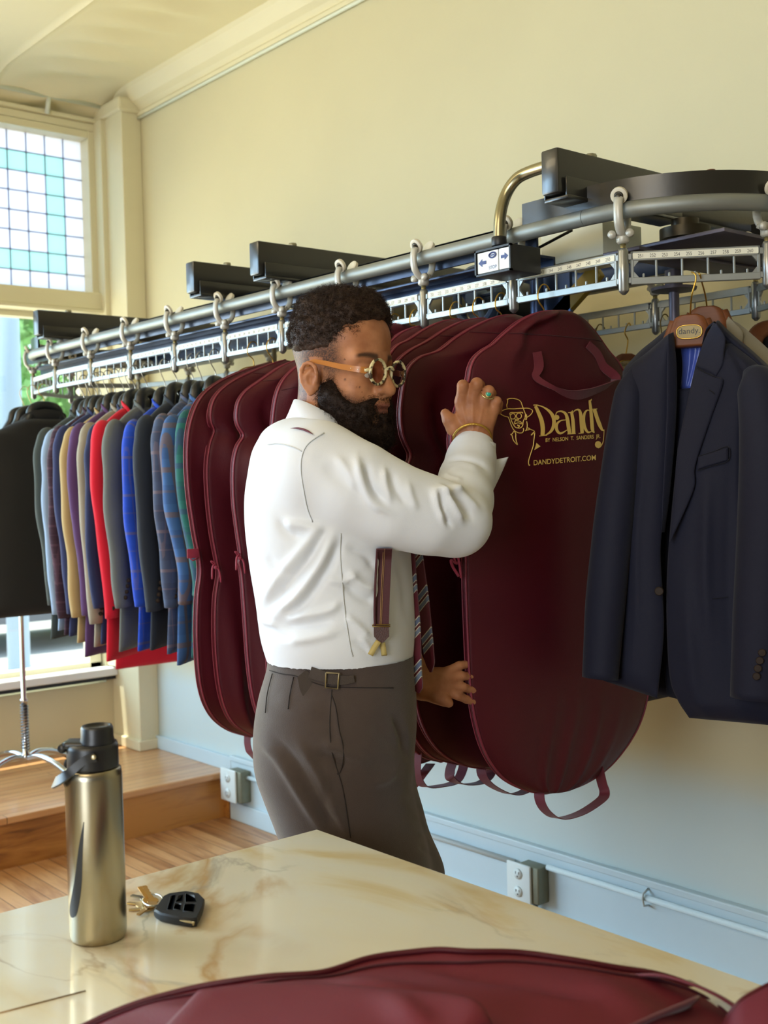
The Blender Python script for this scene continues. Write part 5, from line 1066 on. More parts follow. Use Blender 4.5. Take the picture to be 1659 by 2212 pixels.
# ---- curly hair: a cap under many small curls
hair_m=mat('curly_brown_black_hair',(54,38,29),.55,var=.5,vscale=60,bump=.6,bscale=300,spec=.22)
def hairline_z(x,y):
    """lower edge of the thick hair in head coordinates"""
    return np.where(x>.04,.083+.02*np.clip((x-.04)/.04,0,1),.062-.05*np.clip((.0-x)/.1,0,1))
def hcap(): return [he((-.012,0,.072),(.094,.084,.077),.02),he((.028,0,.110),(.046,.060,.036),.03),he((-.040,0,.106),(.048,.060,.036),.03),he((-.028,0,.045),(.072,.0775,.060),.03),
   he((.118,0,.040),(.062,.12,.072),.008,-1),he((.100,.100,.030),(.052,.062,.066),.008,-1),he((.100,-.100,.030),(.052,.062,.066),.008,-1),he((.0,0,-.045),(.14,.13,.094),.015,-1)]
Vh,Fh=sdfmesh(hcap(),.0034,sm=1); Nh=vnormals(Vh,Fh); 
Vh=Vh+Nh*(.0035*vnoise(Vh,150,3)+.002*vnoise(Vh,330,4))[:,None]
rg=np.random.default_rng(5)
def curls(V,N,n,length,coil,th,up=0,seed=1,pull=None):
    rg=np.random.default_rng(seed); idx=rg.choice(len(V),n); out=[];Fc=[]
    k=9; base=0; Vs=[]
    t=np.linspace(0,1,k)
    for i in idx:
        p=V[i]; d=N[i]+rg.normal(size=3)*.35+np.array([0,0,up]); 
        if pull is not None: d=d+pull
        d/=np.linalg.norm(d); a=np.cross(d,rg.normal(size=3)); a/=np.linalg.norm(a); b_=np.cross(d,a); L_=length*rg.uniform(.6,1.35); c=coil*rg.uniform(.6,1.3); ph=rg.uniform(0,6.28)
        tw=rg.uniform(1.1,2.0)*2*math.pi
        P=p-d*.002+d*(t*L_)[:,None]+a*(c*np.sin(t*tw+ph)*np.minimum(1,t*3))[:,None]+b_*(c*np.cos(t*tw+ph)*np.minimum(1,t*3))[:,None]
        T=np.gradient(P,axis=0); T/=np.linalg.norm(T,axis=1)[:,None]; u=np.cross(T,a+b_*.3); u/=np.linalg.norm(u,axis=1)[:,None]+1e-9; v=np.cross(T,u); r=th*(1-.6*t)[:,None]
        Vs.append(np.stack([P+u*r,P-u*r*.5+v*r*.87,P-u*r*.5-v*r*.87],1).reshape(-1,3))
    Vs=np.concatenate(Vs); m_=len(idx); B0=(np.arange(m_)*k*3)[:,None]
    q=np.array([(j*3+e,j*3+(e+1)%3,(j+1)*3+(e+1)%3,(j+1)*3+e) for j in range(k-1) for e in range(3)])
    return Vs,(B0[:,:,None]+q[None]).reshape(-1,4)
def jarr(a,b): return np.concatenate([a[0],b[0]]),np.concatenate([np.asarray(a[1]),np.asarray(b[1])+len(a[0])])
Hl=(Vh-HC)@HR.T; outer=np.nonzero((Nh@hz>-.3))[0]
hair=obj('hair',jarr((Vh,Fh),curls(Vh[outer],Nh[outer],6500,.0095,.0026,.00042,.2,11)),hair_m,PM)
# beard
def beardp():
    P=[he((.030,0,-.064),(.068,.072,.066),.015),he((.058,0,-.105),(.050,.052,.046),.03),he((.058,0,-.135),(.040,.042,.040),.03),he((.020,0,-.05),(.052,.0725,.052),.02),
     he((.090,0,-.0505),(.0125,.030,.0050),.006),he((.082,.030,-.064),(.010,.010,.016),.010),he((.082,-.030,-.064),(.010,.010,.016),.010),he((.088,0,-.088),(.010,.012,.010),.008),
     he((.108,0,-.0670),(.028,.028,.0125),.006,-1),he((.104,.020,-.090),(.022,.016,.012),.006,-1),he((.104,-.020,-.090),(.022,.016,.012),.006,-1),he((.070,0,.015),(.072,.10,.058),.012,-1),he((.075,.050,-.018),(.038,.042,.041),.010,-1),he((.075,-.050,-.018),(.038,.042,.041),.010,-1),he((-.078,0,-.05),(.086,.12,.14),.012,-1),he((-.005,0,.04),(.05,.12,.062),.01,-1)]
    P.append(Ell(H(-.04,0,-.205),(.075,.09,.072),HR,.02,-1)); return P
Vd,Fd_=sdfmesh(beardp(),.0032,sm=1); Nd=vnormals(Vd,Fd_); Vd=Vd+Nd*(.002*vnoise(Vd,160,8)+.0015*vnoise(Vd,340,9))[:,None]
beard_m=mat('dense_black_beard',(40,27,20),.6,var=.5,vscale=60,bump=.6,bscale=300,spec=.15)
beard=obj('beard',jarr(jarr((Vd,Fd_),curls(Vd,Nd,7000,.0105,.0024,.00034,-.5,12)),curls(Vd[((Vd-HC)@hz)<-.10],Nd[((Vd-HC)@hz)<-.10],900,.020,.0028,.00030,-.9,13)),beard_m,PM)
# eyes, glasses
for s in (-1,1):
    e=obj('eye',lathe(H(.0775,s*.033,-.0015)-hx*.0115,[(.001,0),(.006,.0005),(.0105,.005),(.0118,.0115),(.0105,.018),(.006,.0225),(.001,.0232)],20,hx*.97-hz*.24),mat('eye_white',(206,196,186),.25),PM)
    obj('iris',lathe(H(.0775,s*.033,-.0015)+(hx*.97-hz*.24)*.0112,[(.001,0),(.0052,0),(.0050,.0006),(.001,.0009)],20,hx*.97-hz*.24),mat('dark_brown_iris',(40,24,16),.15),e)
tort,nt,b=nmat('tortoise_acetate'); N=nt.nodes; L=nt.links; tc=N.new('ShaderNodeTexCoord'); v=N.new('ShaderNodeTexNoise'); v.inputs['Scale'].default_value=95; v.inputs['Detail'].default_value=1; L.new(tc.outputs['Object'],v.inputs[0]); r1=N.new('ShaderNodeValToRGB'); L.new(v.outputs['Fac'],r1.inputs[0]); r1.color_ramp.interpolation='LINEAR'; r1.color_ramp.elements[0].position=.44; r1.color_ramp.elements[0].color=rgb(44,30,22); r1.color_ramp.elements[1].position=.53; r1.color_ramp.elements[1].color=rgb(206,192,146); L.new(r1.outputs[0],b.inputs['Base Color']); b.inputs['Roughness'].default_value=.15; b.inputs['Coat Weight'].default_value=.5
GL=obj('glasses',(lambda: join(*[tube([H(.106+.004*math.cos(a)*0-.10*abs(s*.031+.0225*math.cos(a))*.18,s*.0315+.0225*math.cos(a),-.002+.0225*math.sin(a)) for a in np.linspace(0,2*math.pi,44,endpoint=False)],.0036,10,closed=True,cap=False,ell=.8,up=hx) for s in (-1,1)],
   tube(smoothline([H(.108,-.0105,.004),H(.111,0,.008),H(.108,.0105,.004)],12),.0030,8,ell=1.3)))(),tort,PM)
for s in (-1,1):
    obj('lens',lathe(H(.1045,s*.0315,-.002),[(.001,0),(.0205,0),(.0205,.001),(.001,.0012)],36,hx),(lambda m: m)(bpy.data.materials.get('amber_lens') or (lambda m_: m_)(bpy.data.materials.new('amber_lens'))),GL,False)
am=bpy.data.materials['amber_lens']; am.use_nodes=True; _n=am.node_tree; _n.nodes.remove(_n.nodes['Principled BSDF']); _t=_n.nodes.new('ShaderNodeBsdfTransparent'); _t.inputs[0].default_value=(.74,.60,.52,1); _g=_n.nodes.new('ShaderNodeBsdfGlossy'); _g.inputs[1].default_value=.03; _m=_n.nodes.new('ShaderNodeMixShader'); _m.inputs[0].default_value=.09
_n.links.new(_t.outputs[0],_m.inputs[1]); _n.links.new(_g.outputs[0],_m.inputs[2]); _n.links.new(_m.outputs[0],_n.nodes['Material Output'].inputs[0])
amber=mat('amber_temple_acetate',(176,112,52),.3,spec=.4)
for s in (-1,1):
    P=smoothline([H(.098,s*.0565,-.001),H(.085,s*.066,.000),H(.05,s*.074,.004),H(.01,s*.080,.010),H(-.010,s*.082,.010),H(-.024,s*.083,-.006),H(-.032,s*.082,-.022)],40)
    tp=obj('temple',ribbon(P,(0,0,1),np.interp(np.linspace(0,1,40),[0,.3,.7,1],[.0115,.0100,.0060,.0055]),.0028),amber,GL,True,40)
    obj('end_piece',tube(smoothline([H(.1005,s*.050,.001),H(.101,s*.056,.000),H(.096,s*.0590,-.001)],8),.0036,8),tort,GL)
    for q in (.16,.24):
        i=int(q*39); obj('rivet',lathe(P[i]+hy*s*.0014,[(.0004,0),(.0011,0),(.0009,.0006),(.0003,.0008)],10,hy*s),mat('silver_rivet',(214,206,184),.25,.9),tp)
# ---- SHIRT -----------------------------------------------------------------
white=mat('white_cotton_shirt',(216,220,228),.75,var=.015,vscale=8,bump=.12,bscale=900,sheen=.2,spec=.35)
tor=[]
def ring(py,xl,xr,hw,w0=0,k=.03):
    """torso slice as an ellipsoid-like blob chain: px extents give front-back depth, hw = half shoulder width in m"""
    return (py,(xl+xr)/2,(xr-xl)/2*PXM,hw,w0)
RG=[ring(948,600,740,.120,-.0),ring(980,564,800,.155,.0),ring(1040,541,850,.185,.005),ring(1120,536,880,.192,.005),ring(1210,546,892,.188,.005),ring(1300,560,900,.182,.005),ring(1370,570,900,.178,.0),ring(1425,584,898,.165,.0)]
def loftbody(RG,n=96,m_=110,top=None,p=2.25):
    ys=np.array([r[0] for r in RG],float); T=np.linspace(ys[0],ys[-1],m_)
    def ip(k): 
        q=smoothline(np.c_[ys,[r[k] for r in RG],np.zeros(len(RG))],400); return np.interp(T,q[:,0],q[:,1])
    cx,a,bw,w0=ip(1),ip(2),ip(3),ip(4); al=np.linspace(0,2*math.pi,n,endpoint=False); V=[]
    for i in range(m_):
        c=Pm(cx[i],T[i],w0[i]); ca,sa=np.cos(al),np.sin(al); u=np.sign(ca)*np.abs(ca)**(2/p)*a[i]; v=np.sign(sa)*np.abs(sa)**(2/p)*bw[i]; V.append(c+u[:,None]*RRh+v[:,None]*FFh)
    V=np.array(V); return V
RRh=RR-ZU*RR[2]; RRh/=np.linalg.norm(RRh); FFh=FF-ZU*FF[2]; FFh/=np.linalg.norm(FFh)
class Slab:
    """torso as an implicit stack of elliptical slices"""
    def __init__(s,RG,tilt=0,k=.02,p=2.4):
        C=np.array([Pm(r[1],r[0],r[4]) for r in RG]); o=np.argsort(C[:,2]); s.z=C[o,2]; s.cx=(C@RRh)[o]; s.cy=(C@FFh)[o]; s.a=np.array([r[2] for r in RG])[o]; s.b=np.array([r[3] for r in RG])[o]; s.k=k; s.op=1; s.p=p
        s.bc=C.mean(0); s.br=max((s.z[-1]-s.z[0])/2+.1,.35); s.t=tilt
        f=lambda v: (lambda q:(q[:,0],q[:,1]))(smoothline(np.c_[s.z,v,0*s.z],200)); s.f=[f(v) for v in (s.cx,s.cy,s.a,s.b)]
    def d(s,P):
        z=P[...,2]; zc=np.clip(z,s.z[0],s.z[-1]); cx,cy,a,b=[np.interp(zc,*q) for q in s.f]
        u=P@RRh-cx; v=P@FFh-cy; c,si=math.cos(s.t),math.sin(s.t); u,v=u*c+v*si,-u*si+v*c
        q=((np.abs(u)/a)**s.p+(np.abs(v)/b)**s.p)**(1/s.p); d=(q-1)*np.minimum(a,b)*.9
        dz=np.maximum(s.z[0]-z,z-s.z[-1]); return np.where(dz>0,np.sqrt(np.maximum(d,0)**2+dz**2),np.maximum(d,dz*.8) if False else d)
shp=[Slab(RG,math.radians(-10),.03,2.2)]
def Ps(px,py,w): return Pm(px,py,w)
# shoulders and sleeves
SHR=Ps(680,1022,-.135); 
UA=[Ps(688,1020,-.135),Ps(770,1050,-.150),Ps(850,1090,-.150),Ps(925,1113,-.135),Ps(985,1126,-.105)]
rU=[.080,.0735,.068,.064,.060]
slv=[Cone(UA[i],UA[i+1],rU[i],rU[i+1],.03) for i in range(4)]
FAp=[Ps(985,1126,-.105),Ps(996,1080,-.045),Ps(1008,1035,.02),Ps(1017,995,.065),Ps(1022,968,.085)]
rF=[.060,.056,.050,.045,.040]
slv+=[Cone(FAp[i],FAp[i+1],rF[i],rF[i+1],.022) for i in range(4)]
slv+=[Cone(Ps(640,985,-.06),Ps(690,1005,-.12),.070,.074,.04)]
left=[Cone(Ps(700,1000,.16),Ps(720,1010,.20),.075,.072,.03),Cone(Ps(720,1010,.20),Ps(800,1250,.28),.070,.058,.03),Cone(Ps(800,1250,.28),Ps(872,1440,.16),.056,.044,.03)]
yoke=[Ell(Ps(655,982,.02),(.075,.150,.040),np.stack([RRh,FFh,ZU]),.04)]
shirt_p=shp+slv+left+yoke
cut=[Cone(Q(1023,945,0),Q(1027,925,0),.05,.06,.004,-1)]
# cuff end: cut plane by a subtracting cone beyond the wrist
Vs,Fs=sdfmesh(shirt_p,.0040,sm=3,clip=(np.array([-9,-9,Pm(740,1420)[2]]),np.array([9,9,9])))
Ns=vnormals(Vs,Fs)
sf=[ # upper arm folds near the shoulder
 ([(770,985),(778,1030),(800,1080),(845,1110)],9,.011),([(790,1000),(802,1045),(830,1085)],8,-.009),([(828,1010),(832,1050),(845,1085)],7,.008),([(845,1020),(858,1060),(880,1090)],8,-.006),
 ([(700,1000),(740,1040),(800,1085)],16,-.006),([(725,985),(752,1020),(768,1060)],9,.005),([(880,1042),(888,1075),(900,1100)],7,.005),
 # elbow folds
 ([(935,1060),(945,1090),(960,1130)],6,.010),([(950,1050),(975,1090),(1000,1130)],6,.011),([(945,1075),(958,1110),(975,1138)],5,-.008),([(962,1055),(992,1085),(1020,1122)],6,-.008),([(975,1048),(1005,1075),(1035,1105)],7,.006),
 ([(930,1056),(965,1062),(1000,1055)],8,.007),
 # forearm / cuff
 ([(960,998),(990,990),(1030,998),(1055,1015)],5,-.005),([(968,1012),(1000,1003),(1040,1016)],5,.005),([(955,1020),(975,1035),(1000,1040)],8,.005),
 # under-arm fan on the side
 ([(690,1140),(650,1190),(600,1250),(565,1310)],11,.008),([(700,1150),(665,1210),(620,1265),(580,1310)],9,-.009),([(720,1150),(690,1220),(640,1290),(590,1330)],11,.011),([(735,1170),(705,1235),(655,1305),(600,1345)],9,-.009),
 ([(610,1130),(660,1135),(700,1150)],10,.008),([(600,1120),(620,1150),(650,1160)],9,-.006),([(745,1180),(790,1200),(812,1230)],9,-.006),([(750,1230),(780,1262),(812,1275)],9,.007),([(745,1262),(780,1290),(810,1300)],9,-.007),
 ([(590,1335),(650,1330),(710,1318),(735,1300)],9,.008),([(600,1355),(660,1352),(720,1340)],9,-.008),([(610,1385),(670,1378),(735,1362)],10,.008),([(570,1350),(600,1372),(640,1385)],8,-.006),
 ([(745,1330),(770,1350),(800,1380)],8,.007),([(760,1385),(785,1400),(800,1412)],5,-.004),([(775,1375),(792,1392),(802,1412)],4,.005),([(700,1250),(740,1256),(770,1240)],8,.006),([(575,1200),(600,1230),(640,1245)],10,-.004),
 ([(560,1330),(575,1345),(600,1352)],7,.006),([(840,1180),(870,1250),(880,1330)],9,-.004)]
Vs=foldpx(Vs,Ns,sf)
Vs=lap(Vs,Fs,1,.4)
Vs=Vs+vnormals(Vs,Fs)*(.0012*vnoise(Vs,34,31))[:,None]
SHt=obj('shirt',(Vs,Fs),white,PM)
seamw=mat('shirt_seam_thread',(196,200,204),.8)
def front_hit(V,N,pts,lift=.001):
    """drop photo points on the visible side of a cloth"""
    pj=prj(V); ok=(N@FF)<.15; I=np.nonzero(ok)[0]; out=[]
    for p in pts:
        d=np.linalg.norm(pj[I,:2]-p,axis=1); c=I[d<max(4,d.min()*1.5)]; j=c[np.argmin(pj[c,2])]; out.append(dep(p[0],p[1],pj[j,2]-lift))
    return np.array(out)
Ns=vnormals(Vs,Fs)
def seamline(pts,r=.0011,n=30,lift=.0006,V=Vs,N_=Ns): 
    P=front_hit(V,N_,smoothline(np.c_[np.array(pts,float),np.zeros(len(pts))],n)[:,:2],lift); P=np.concatenate([P[:1],(P[:-2]+P[1:-1]+P[2:])/3,P[-1:]]); return tube(P,r,6)
obj('seam',join(seamline([(700,935),(678,948),(660,965),(651,990),(650,1020),(656,1060),(664,1100),(675,1128)])),seamw,SHt)
obj('seam',join(seamline([(736,1152),(735,1200),(739,1260),(746,1330),(757,1400),(762,1418)])),seamw,SHt)
obj('seam',join(seamline([(578,960),(600,958),(630,965),(652,975)],.0009)),seamw,SHt)
# collar band and fall round the neck
cb=[Pm(642,876,.0)]
def collar():
    al=np.linspace(math.radians(-165),math.radians(165),60); n=60; rows=[]
    c0=Pm(706,915,0)
    ax=H(-.020,0,-.05)-neck_b; ax/=np.linalg.norm(ax); u=RRh-ax*(RRh@ax); u/=np.linalg.norm(u); v=np.cross(ax,u)
    for (r,h_) in ((.064,-.020),(.0635,.030),(.064,.036),(.067,.036),(.073,.012),(.081,-.012)):
        V=[]
        for a in al:
            # a=0 at the back of the neck (image left)
            front=(1-math.cos(a))/2; hh=h_-.062*front; V.append(c0-u*math.cos(a)*r*1.0+v*math.sin(a)*r*1.02+ax*hh)
        rows.append(V)
    V=np.array(rows).reshape(-1,3); return V,grid_faces(len(rows),n)
cg=collar(); co=obj('collar',cg,white,SHt)
md=co.modifiers.new('thick','SOLIDIFY'); md.thickness=.002; md.offset=0
# cuff: barrel cuff with its turned-back corner
ax=(Q(1027,925,0)-Q(1022,985,-.01)); ax/=np.linalg.norm(ax); cc=Q(1023,1008,-.016)
u=RR-ax*(RR@ax); u/=np.linalg.norm(u); v=np.cross(ax,u)
al=np.linspace(0,2*math.pi,56,endpoint=False)
rows=[(.0435,-.010),(.0430,.0),(.0418,.02),(.0405,.038),(.0400,.046),(.0388,.046),(.0385,.03)]
V=np.concatenate([cc+u*(np.cos(al)*r)[:,None]+v*(np.sin(al)*r*.88)[:,None]+ax*(h_+.003*np.sin(al+1))[:,None] for r,h_ in rows]); Fc=[(i*56+j,i*56+(j+1)%56,(i+1)*56+(j+1)%56,(i+1)*56+j) for i in range(len(rows)-1) for j in range(56)]
cuff=obj('cuff',(V,Fc),white,SHt); 
fl=loft([Q(1060,995,-.02),Q(1062,1020,-.03),Q(1058,1060,-.04)],[Q(1098,987,.0),Q(1084,1020,-.01),Q(1063,1064,-.03)],-FF+RR*.3,.002,.0012,24,14,4,[(.3,.0,.2,1,.12,.003)],.001,40,3)[0]; obj('cuff',fl,white,SHt)
# ---- SUSPENDERS, TIE
susp=mat('burgundy_elastic_webbing',(66,20,28),.7,var=.08,vscale=80,bump=.3,bscale=900); leather=mat('brown_leather_tab',(62,30,22),.45,bump=.3,bscale=500); tape=mat('pale_gold_button_tape',(178,158,96),.6)
def onshirt(pts,lift=.003,n=30,V=Vs,N_=Ns): return front_hit(V,N_,smoothline(np.c_[np.array(pts,float),np.zeros(len(pts))],n)[:,:2],lift)
def smooth_path(P,k=3):
    for _ in range(k): P=np.concatenate([P[:1],(P[:-2]+2*P[1:-1]+P[2:])/4,P[-1:]])
    return P
SUS=obj('suspenders',ribbon(smooth_path(onshirt([(831,1186),(829,1230),(826,1290),(824,1352)],.006),8),RR,np.full(30,.026),.0022),susp,PM,True,40)
obj('edge_cord',join(*[tube(smooth_path(onshirt([(831+o,1186),(829+o,1230),(826+o,1290),(824+o,1352)],.0078),8),.0007,5) for o in (-3,0,3)]),mat('tan_stitch',(150,112,72),.7),SUS)
obj('side_loop',ribbon(smooth_path(onshirt([(815,1186),(811,1250),(809,1320),(810,1352)],.004),8),RR,np.full(30,.004),.002),susp,SUS)
c=front_hit(Vs,Ns,[(824,1365)],.009)[0]; V=np.array([c+RR*a+UU*b_ for a,b_ in ((-.0135,.011),(.0135,.011),(.0135,-.008),(.004,-.018),(0,-.020),(-.004,-.018),(-.0135,-.008))]); n=len(V)
obj('leather_tab',(np.concatenate([V,V+FF*.003]),[tuple(range(n))[::-1],tuple(range(n,2*n))]+[(i,(i+1)%n,n+(i+1)%n,n+i) for i in range(n)]),leather,SUS,False)
obj('clip',tube([c+RR*-.0155+UU*.0125,c+RR*.0155+UU*.0125,c+RR*.0155+UU*.0095,c+RR*-.0155+UU*.0095],.0012,8,closed=True,cap=False),mat('brass_clip',(150,124,74),.35,.9),SUS)
for P in ([(818,1385),(808,1400),(800,1415)],[(826,1388),(828,1402),(830,1416)]): obj('button_tape',ribbon(smooth_path(onshirt(P,.005,10),3),RR,np.full(10,.010),.0015),tape,SUS)
sb=smooth_path(onshirt([(628,925),(645,925),(662,930),(676,938)],.004,16),3); obj('shoulder_strap',ribbon(sb,UU,np.interp(np.linspace(0,1,16),[0,.3,.7,1],[.0005,.0035,.0035,.0005]),.002),mat('maroon_strap_edge',(92,28,44),.6),SUS)
# striped tie
tie,nt,b=nmat('maroon_striped_silk'); N=nt.nodes; L=nt.links; tc=N.new('ShaderNodeTexCoord'); mp=N.new('ShaderNodeMapping'); L.new(tc.outputs['Object'],mp.inputs[0]); mp.inputs['Rotation'].default_value=(0,math.radians(0),YAW)
sp=N.new('ShaderNodeSeparateXYZ'); L.new(tc.outputs['Object'],sp.inputs[0]); a1=N.new('ShaderNodeMath'); a1.operation='MULTIPLY'; a1.inputs[1].default_value=1.1; L.new(sp.outputs['X'],a1.inputs[0]); a2=N.new('ShaderNodeMath'); a2.operation='SUBTRACT'; L.new(sp.outputs['Z'],a2.inputs[0]); L.new(a1.outputs[0],a2.inputs[1]); a3=N.new('ShaderNodeMath'); a3.operation='MULTIPLY_ADD'; a3.inputs[1].default_value=11.5; a3.inputs[2].default_value=40; L.new(a2.outputs[0],a3.inputs[0]); a4=N.new('ShaderNodeMath'); a4.operation='FRACT'; L.new(a3.outputs[0],a4.inputs[0])
cr=N.new('ShaderNodeValToRGB'); L.new(a4.outputs[0],cr.inputs[0]); cr.color_ramp.interpolation='CONSTANT'; E_=cr.color_ramp.elements; E_[0].position=0; E_[0].color=rgb(96,22,40); E_[1].position=.52; E_[1].color=rgb(206,200,180)
for p_,c_ in ((.545,(116,128,150)),(.66,(206,200,180)),(.685,(90,24,36)),(.75,(206,200,180)),(.775,(104,116,146)),(.90,(206,200,180)),(.93,(96,22,40))): q=E_.new(p_); q.color=rgb(*c_)
L.new(cr.outputs[0],b.inputs['Base Color']); b.inputs['Roughness'].default_value=.4; b.inputs['Sheen Weight'].default_value=.3
def tieblade(pts,ws,w,name):
    P=smoothline([Pm(px,py,w) for px,py in pts],50); W_=np.interp(np.linspace(0,1,50),np.linspace(0,1,len(ws)),ws)
    return obj(name,ribbon(P,RR*.75-FF*.5,W_,.004),tie,TI,True,50)
TI=obj('tie',ribbon(smoothline([Pm(884,1150,-.02),Pm(888,1250,-.03),Pm(895,1350,-.035),Pm(897,1430,-.04),Pm(898,1465,-.04),Pm(905,1497,-.035)],60),RR*.75-FF*.5,np.interp(np.linspace(0,1,60),[0,.3,.85,.93,1],[.020,.024,.028,.022,.003]),.004),tie,PM,True,50)
tieblade([(896,1150),(905,1220),(915,1300),(923,1380),(929,1430),(931,1452)],[.018,.022,.024,.024,.020,.004],.02,'tail')
# ---- TROUSERS ------------------------------------------------------------------
trs=mat('brown_worsted_trousers',(66,54,49),.8,var=.10,vscale=50,bump=.4,bscale=700,sheen=.35,spec=.3)
RT=[ring(1400,583,897,.164),ring(1440,578,897,.166),ring(1500,561,899,.175),ring(1570,551,900,.182),ring(1640,553,895,.178),ring(1700,572,892,.172),ring(1760,594,904,.165),ring(1830,622,924,.155),ring(1900,650,938,.145)]
tp=[Slab(RT,math.radians(-3),.03,2.3)]
tp+=[Cone(Pm(692,1660,-.07),Pm(737,1790,-.07),.104,.097,.03),Cone(Pm(737,1790,-.07),Pm(795,2000,-.06),.097,.090,.03),Cone(Pm(795,2000,-.06),Pm(840,2200,-.05),.092,.078,.05),Cone(Pm(840,2200,-.05),Pm(815,2500,-.03),.078,.070,.04),
 Cone(Pm(775,1660,.07),Pm(808,1790,.06),.100,.090,.03),Cone(Pm(808,1790,.06),Pm(850,1900,.07),.090,.080,.03),Cone(Pm(862,1900,.07),Pm(890,2180,.13),.082,.076,.05),Cone(Pm(890,2180,.13),Pm(860,2490,.14),.076,.070,.04),Cone(Pm(740,1790,.0),Pm(780,1860,.0),.08,.08,.03)]
Vt,Ft=sdfmesh(tp,.0044,sm=3,clip=(np.array([-9,-9,.0]),np.array([9,9,Pm(740,1408)[2]])))
Nt_=vnormals(Vt,Ft)
# close-fitting waist line: shift the top edge along the photographed line
tf=[([(560,1600),(600,1640),(650,1720),(700,1800)],10,.007),([(590,1590),(640,1650),(690,1740),(740,1810)],10,-.007),([(640,1600),(680,1660),(720,1740),(750,1800)],10,.007),([(680,1630),(720,1640),(760,1660)],12,-.008),([(690,1610),(740,1620),(800,1650)],12,.006),
 ([(800,1690),(830,1685),(860,1660)],10,.006),([(850,1540),(870,1590),(885,1640)],9,-.008),([(800,1560),(840,1600),(880,1640)],16,-.005),([(720,1690),(700,1740),(720,1800)],12,-.004),([(600,1500),(640,1530),(700,1540)],18,.003),([(720,1500),(730,1560),(740,1620)],8,.003),
 ([(880,1720),(900,1740),(915,1760)],6,-.004),([(895,1760),(915,1775),(925,1795)],5,.004),([(900,1800),(920,1810),(930,1825)],5,.005),([(905,1830),(920,1838),(932,1850)],4,-.004)]
Vt=foldpx(Vt,Nt_,tf); Vt=lap(Vt,Ft,1,.4); Nt_=vnormals(Vt,Ft)
TR=obj('trousers',(Vt,Ft),trs,PM)
dk=mat('trouser_seam_dark',(34,26,24),.9)
def tl(pts,r=.0009,n=24,lift=.0004): return seamline(pts,r,n,lift,Vt,Nt_)
for P in ([(717,1490),(712,1560),(716,1620),(728,1662),(740,1700),(750,1760),(757,1810)],[(716,1500),(726,1530),(732,1575),(740,1605),(742,1640),(735,1668),(728,1672)],[(588,1455),(577,1500),(573,1540)],[(634,1462),(626,1500),(622,1532)],[(582,1448),(610,1456),(640,1460),(700,1482),(760,1485),(850,1486)]): obj('seam',tl(P),dk,TR)
wb=mat('waistband_brown',(60,50,44),.8,var=.1,vscale=50,bump=.4,bscale=700)
def band(y0,y1,lift=.003):
    pass
# side adjuster: pointed tab, strap and square buckle
def onT(pts,lift,n=14): return front_hit(Vt,Nt_,smoothline(np.c_[np.array(pts,float),np.zeros(len(pts))],n)[:,:2],lift)
adj=obj('side_adjuster',ribbon(smooth_path(onT([(670,1452),(700,1462),(735,1470),(765,1466)],.005),3),UU,np.interp(np.linspace(0,1,14),[0,.5,1],[.020,.019,.012]),.003),wb,TR,True,40)
a_=front_hit(Vt,Nt_,[(655,1472)],.004)[0]; V=np.array([a_+RR*p-UU*q-FF*.001 for p,q in ((-.010,-.008),(.004,-.020),(.020,-.010),(.022,.006),(.006,.018),(.000,.026),(-.006,.014))]); n=len(V)
obj('pointed_tab',(np.concatenate([V,V+FF*.003]),[tuple(range(n))[::-1],tuple(range(n,2*n))]+[(i,(i+1)%n,n+(i+1)%n,n+i) for i in range(n)]),wb,adj,False)
bc=front_hit(Vt,Nt_,[(718,1470)],.009)[0]; obj('buckle',tube([bc+RR*a+UU*b_ for a,b_ in ((-.011,.0135),(.0115,.0125),(.009,-.0145),(-.0125,-.0125))],.0017,8,closed=True,cap=False),mat('antique_nickel',(158,146,116),.3,.9),adj)
# shoes
for (px,py,w,k) in ((815,2560,-.03,0),(860,2540,.14,1)):
    c=Pm(px,py,w); c[2]=0; f_=RRh; s_=FFh
    V,Fc=sdfmesh([Ell(c+f_*.10+ZU*.035,(.095,.045,.036),np.stack([f_,s_,ZU]),.02),Ell(c+ZU*.045,(.06,.038,.045),np.stack([f_,s_,ZU]),.02),Cone(c+ZU*.05,c+ZU*.11,.04,.042,.02)],.005)
    V[:,2]=np.maximum(V[:,2],.002); obj('shoe',(V,Fc),mat('dark_leather_shoe',(40,26,20),.3),PM)
# bracelet and ring
bcn=Q(1020,950,-.010); axb=-FF*.72+UU*.85; P=[bcn+RR*math.cos(a)*.0375+axb*math.sin(a)*.034 for a in np.linspace(0,2*math.pi,64,endpoint=False)]
rr_=np.tile([.0021,.0025],33)[:65]; obj('bracelet',tube(P,.0024,8,closed=True,cap=False),mat('gold_bracelet',(196,156,74),.28,.9,bump=.6,bscale=500),PM)
k0,k1=Q(*kn[2]),Q(*pip[2]); rc_=k0+(k1-k0)*.62; ra=(k1-k0)/np.linalg.norm(k1-k0); ru=RR-ra*(RR@ra); ru/=np.linalg.norm(ru); rv=np.cross(ra,ru)
RGo=obj('ring',tube([rc_+ru*math.cos(a)*.0128+rv*math.sin(a)*.0125 for a in np.linspace(0,2*math.pi,40,endpoint=False)],.0016,8,closed=True,cap=False,ell=1.6),mat('pale_gold_ring',(214,196,140),.25,.9),PM)
rt=rc_-FF*.0125+RR*.002; obj('bezel',lathe(rt+FF*.003,[(.003,0),(.0068,.001),(.0072,.003),(.006,.0045)],20,-FF),mat('pale_gold_ring',(214,196,140),.25,.9),RGo)
obj('stone',Ell and lathe(rt-FF*.0015+UU*.0012,[(.0052,0),(.0050,.0012),(.003,.0022),(.001,.0025)],18,-FF),mat('turquoise_stone',(44,158,136),.3),RGo)
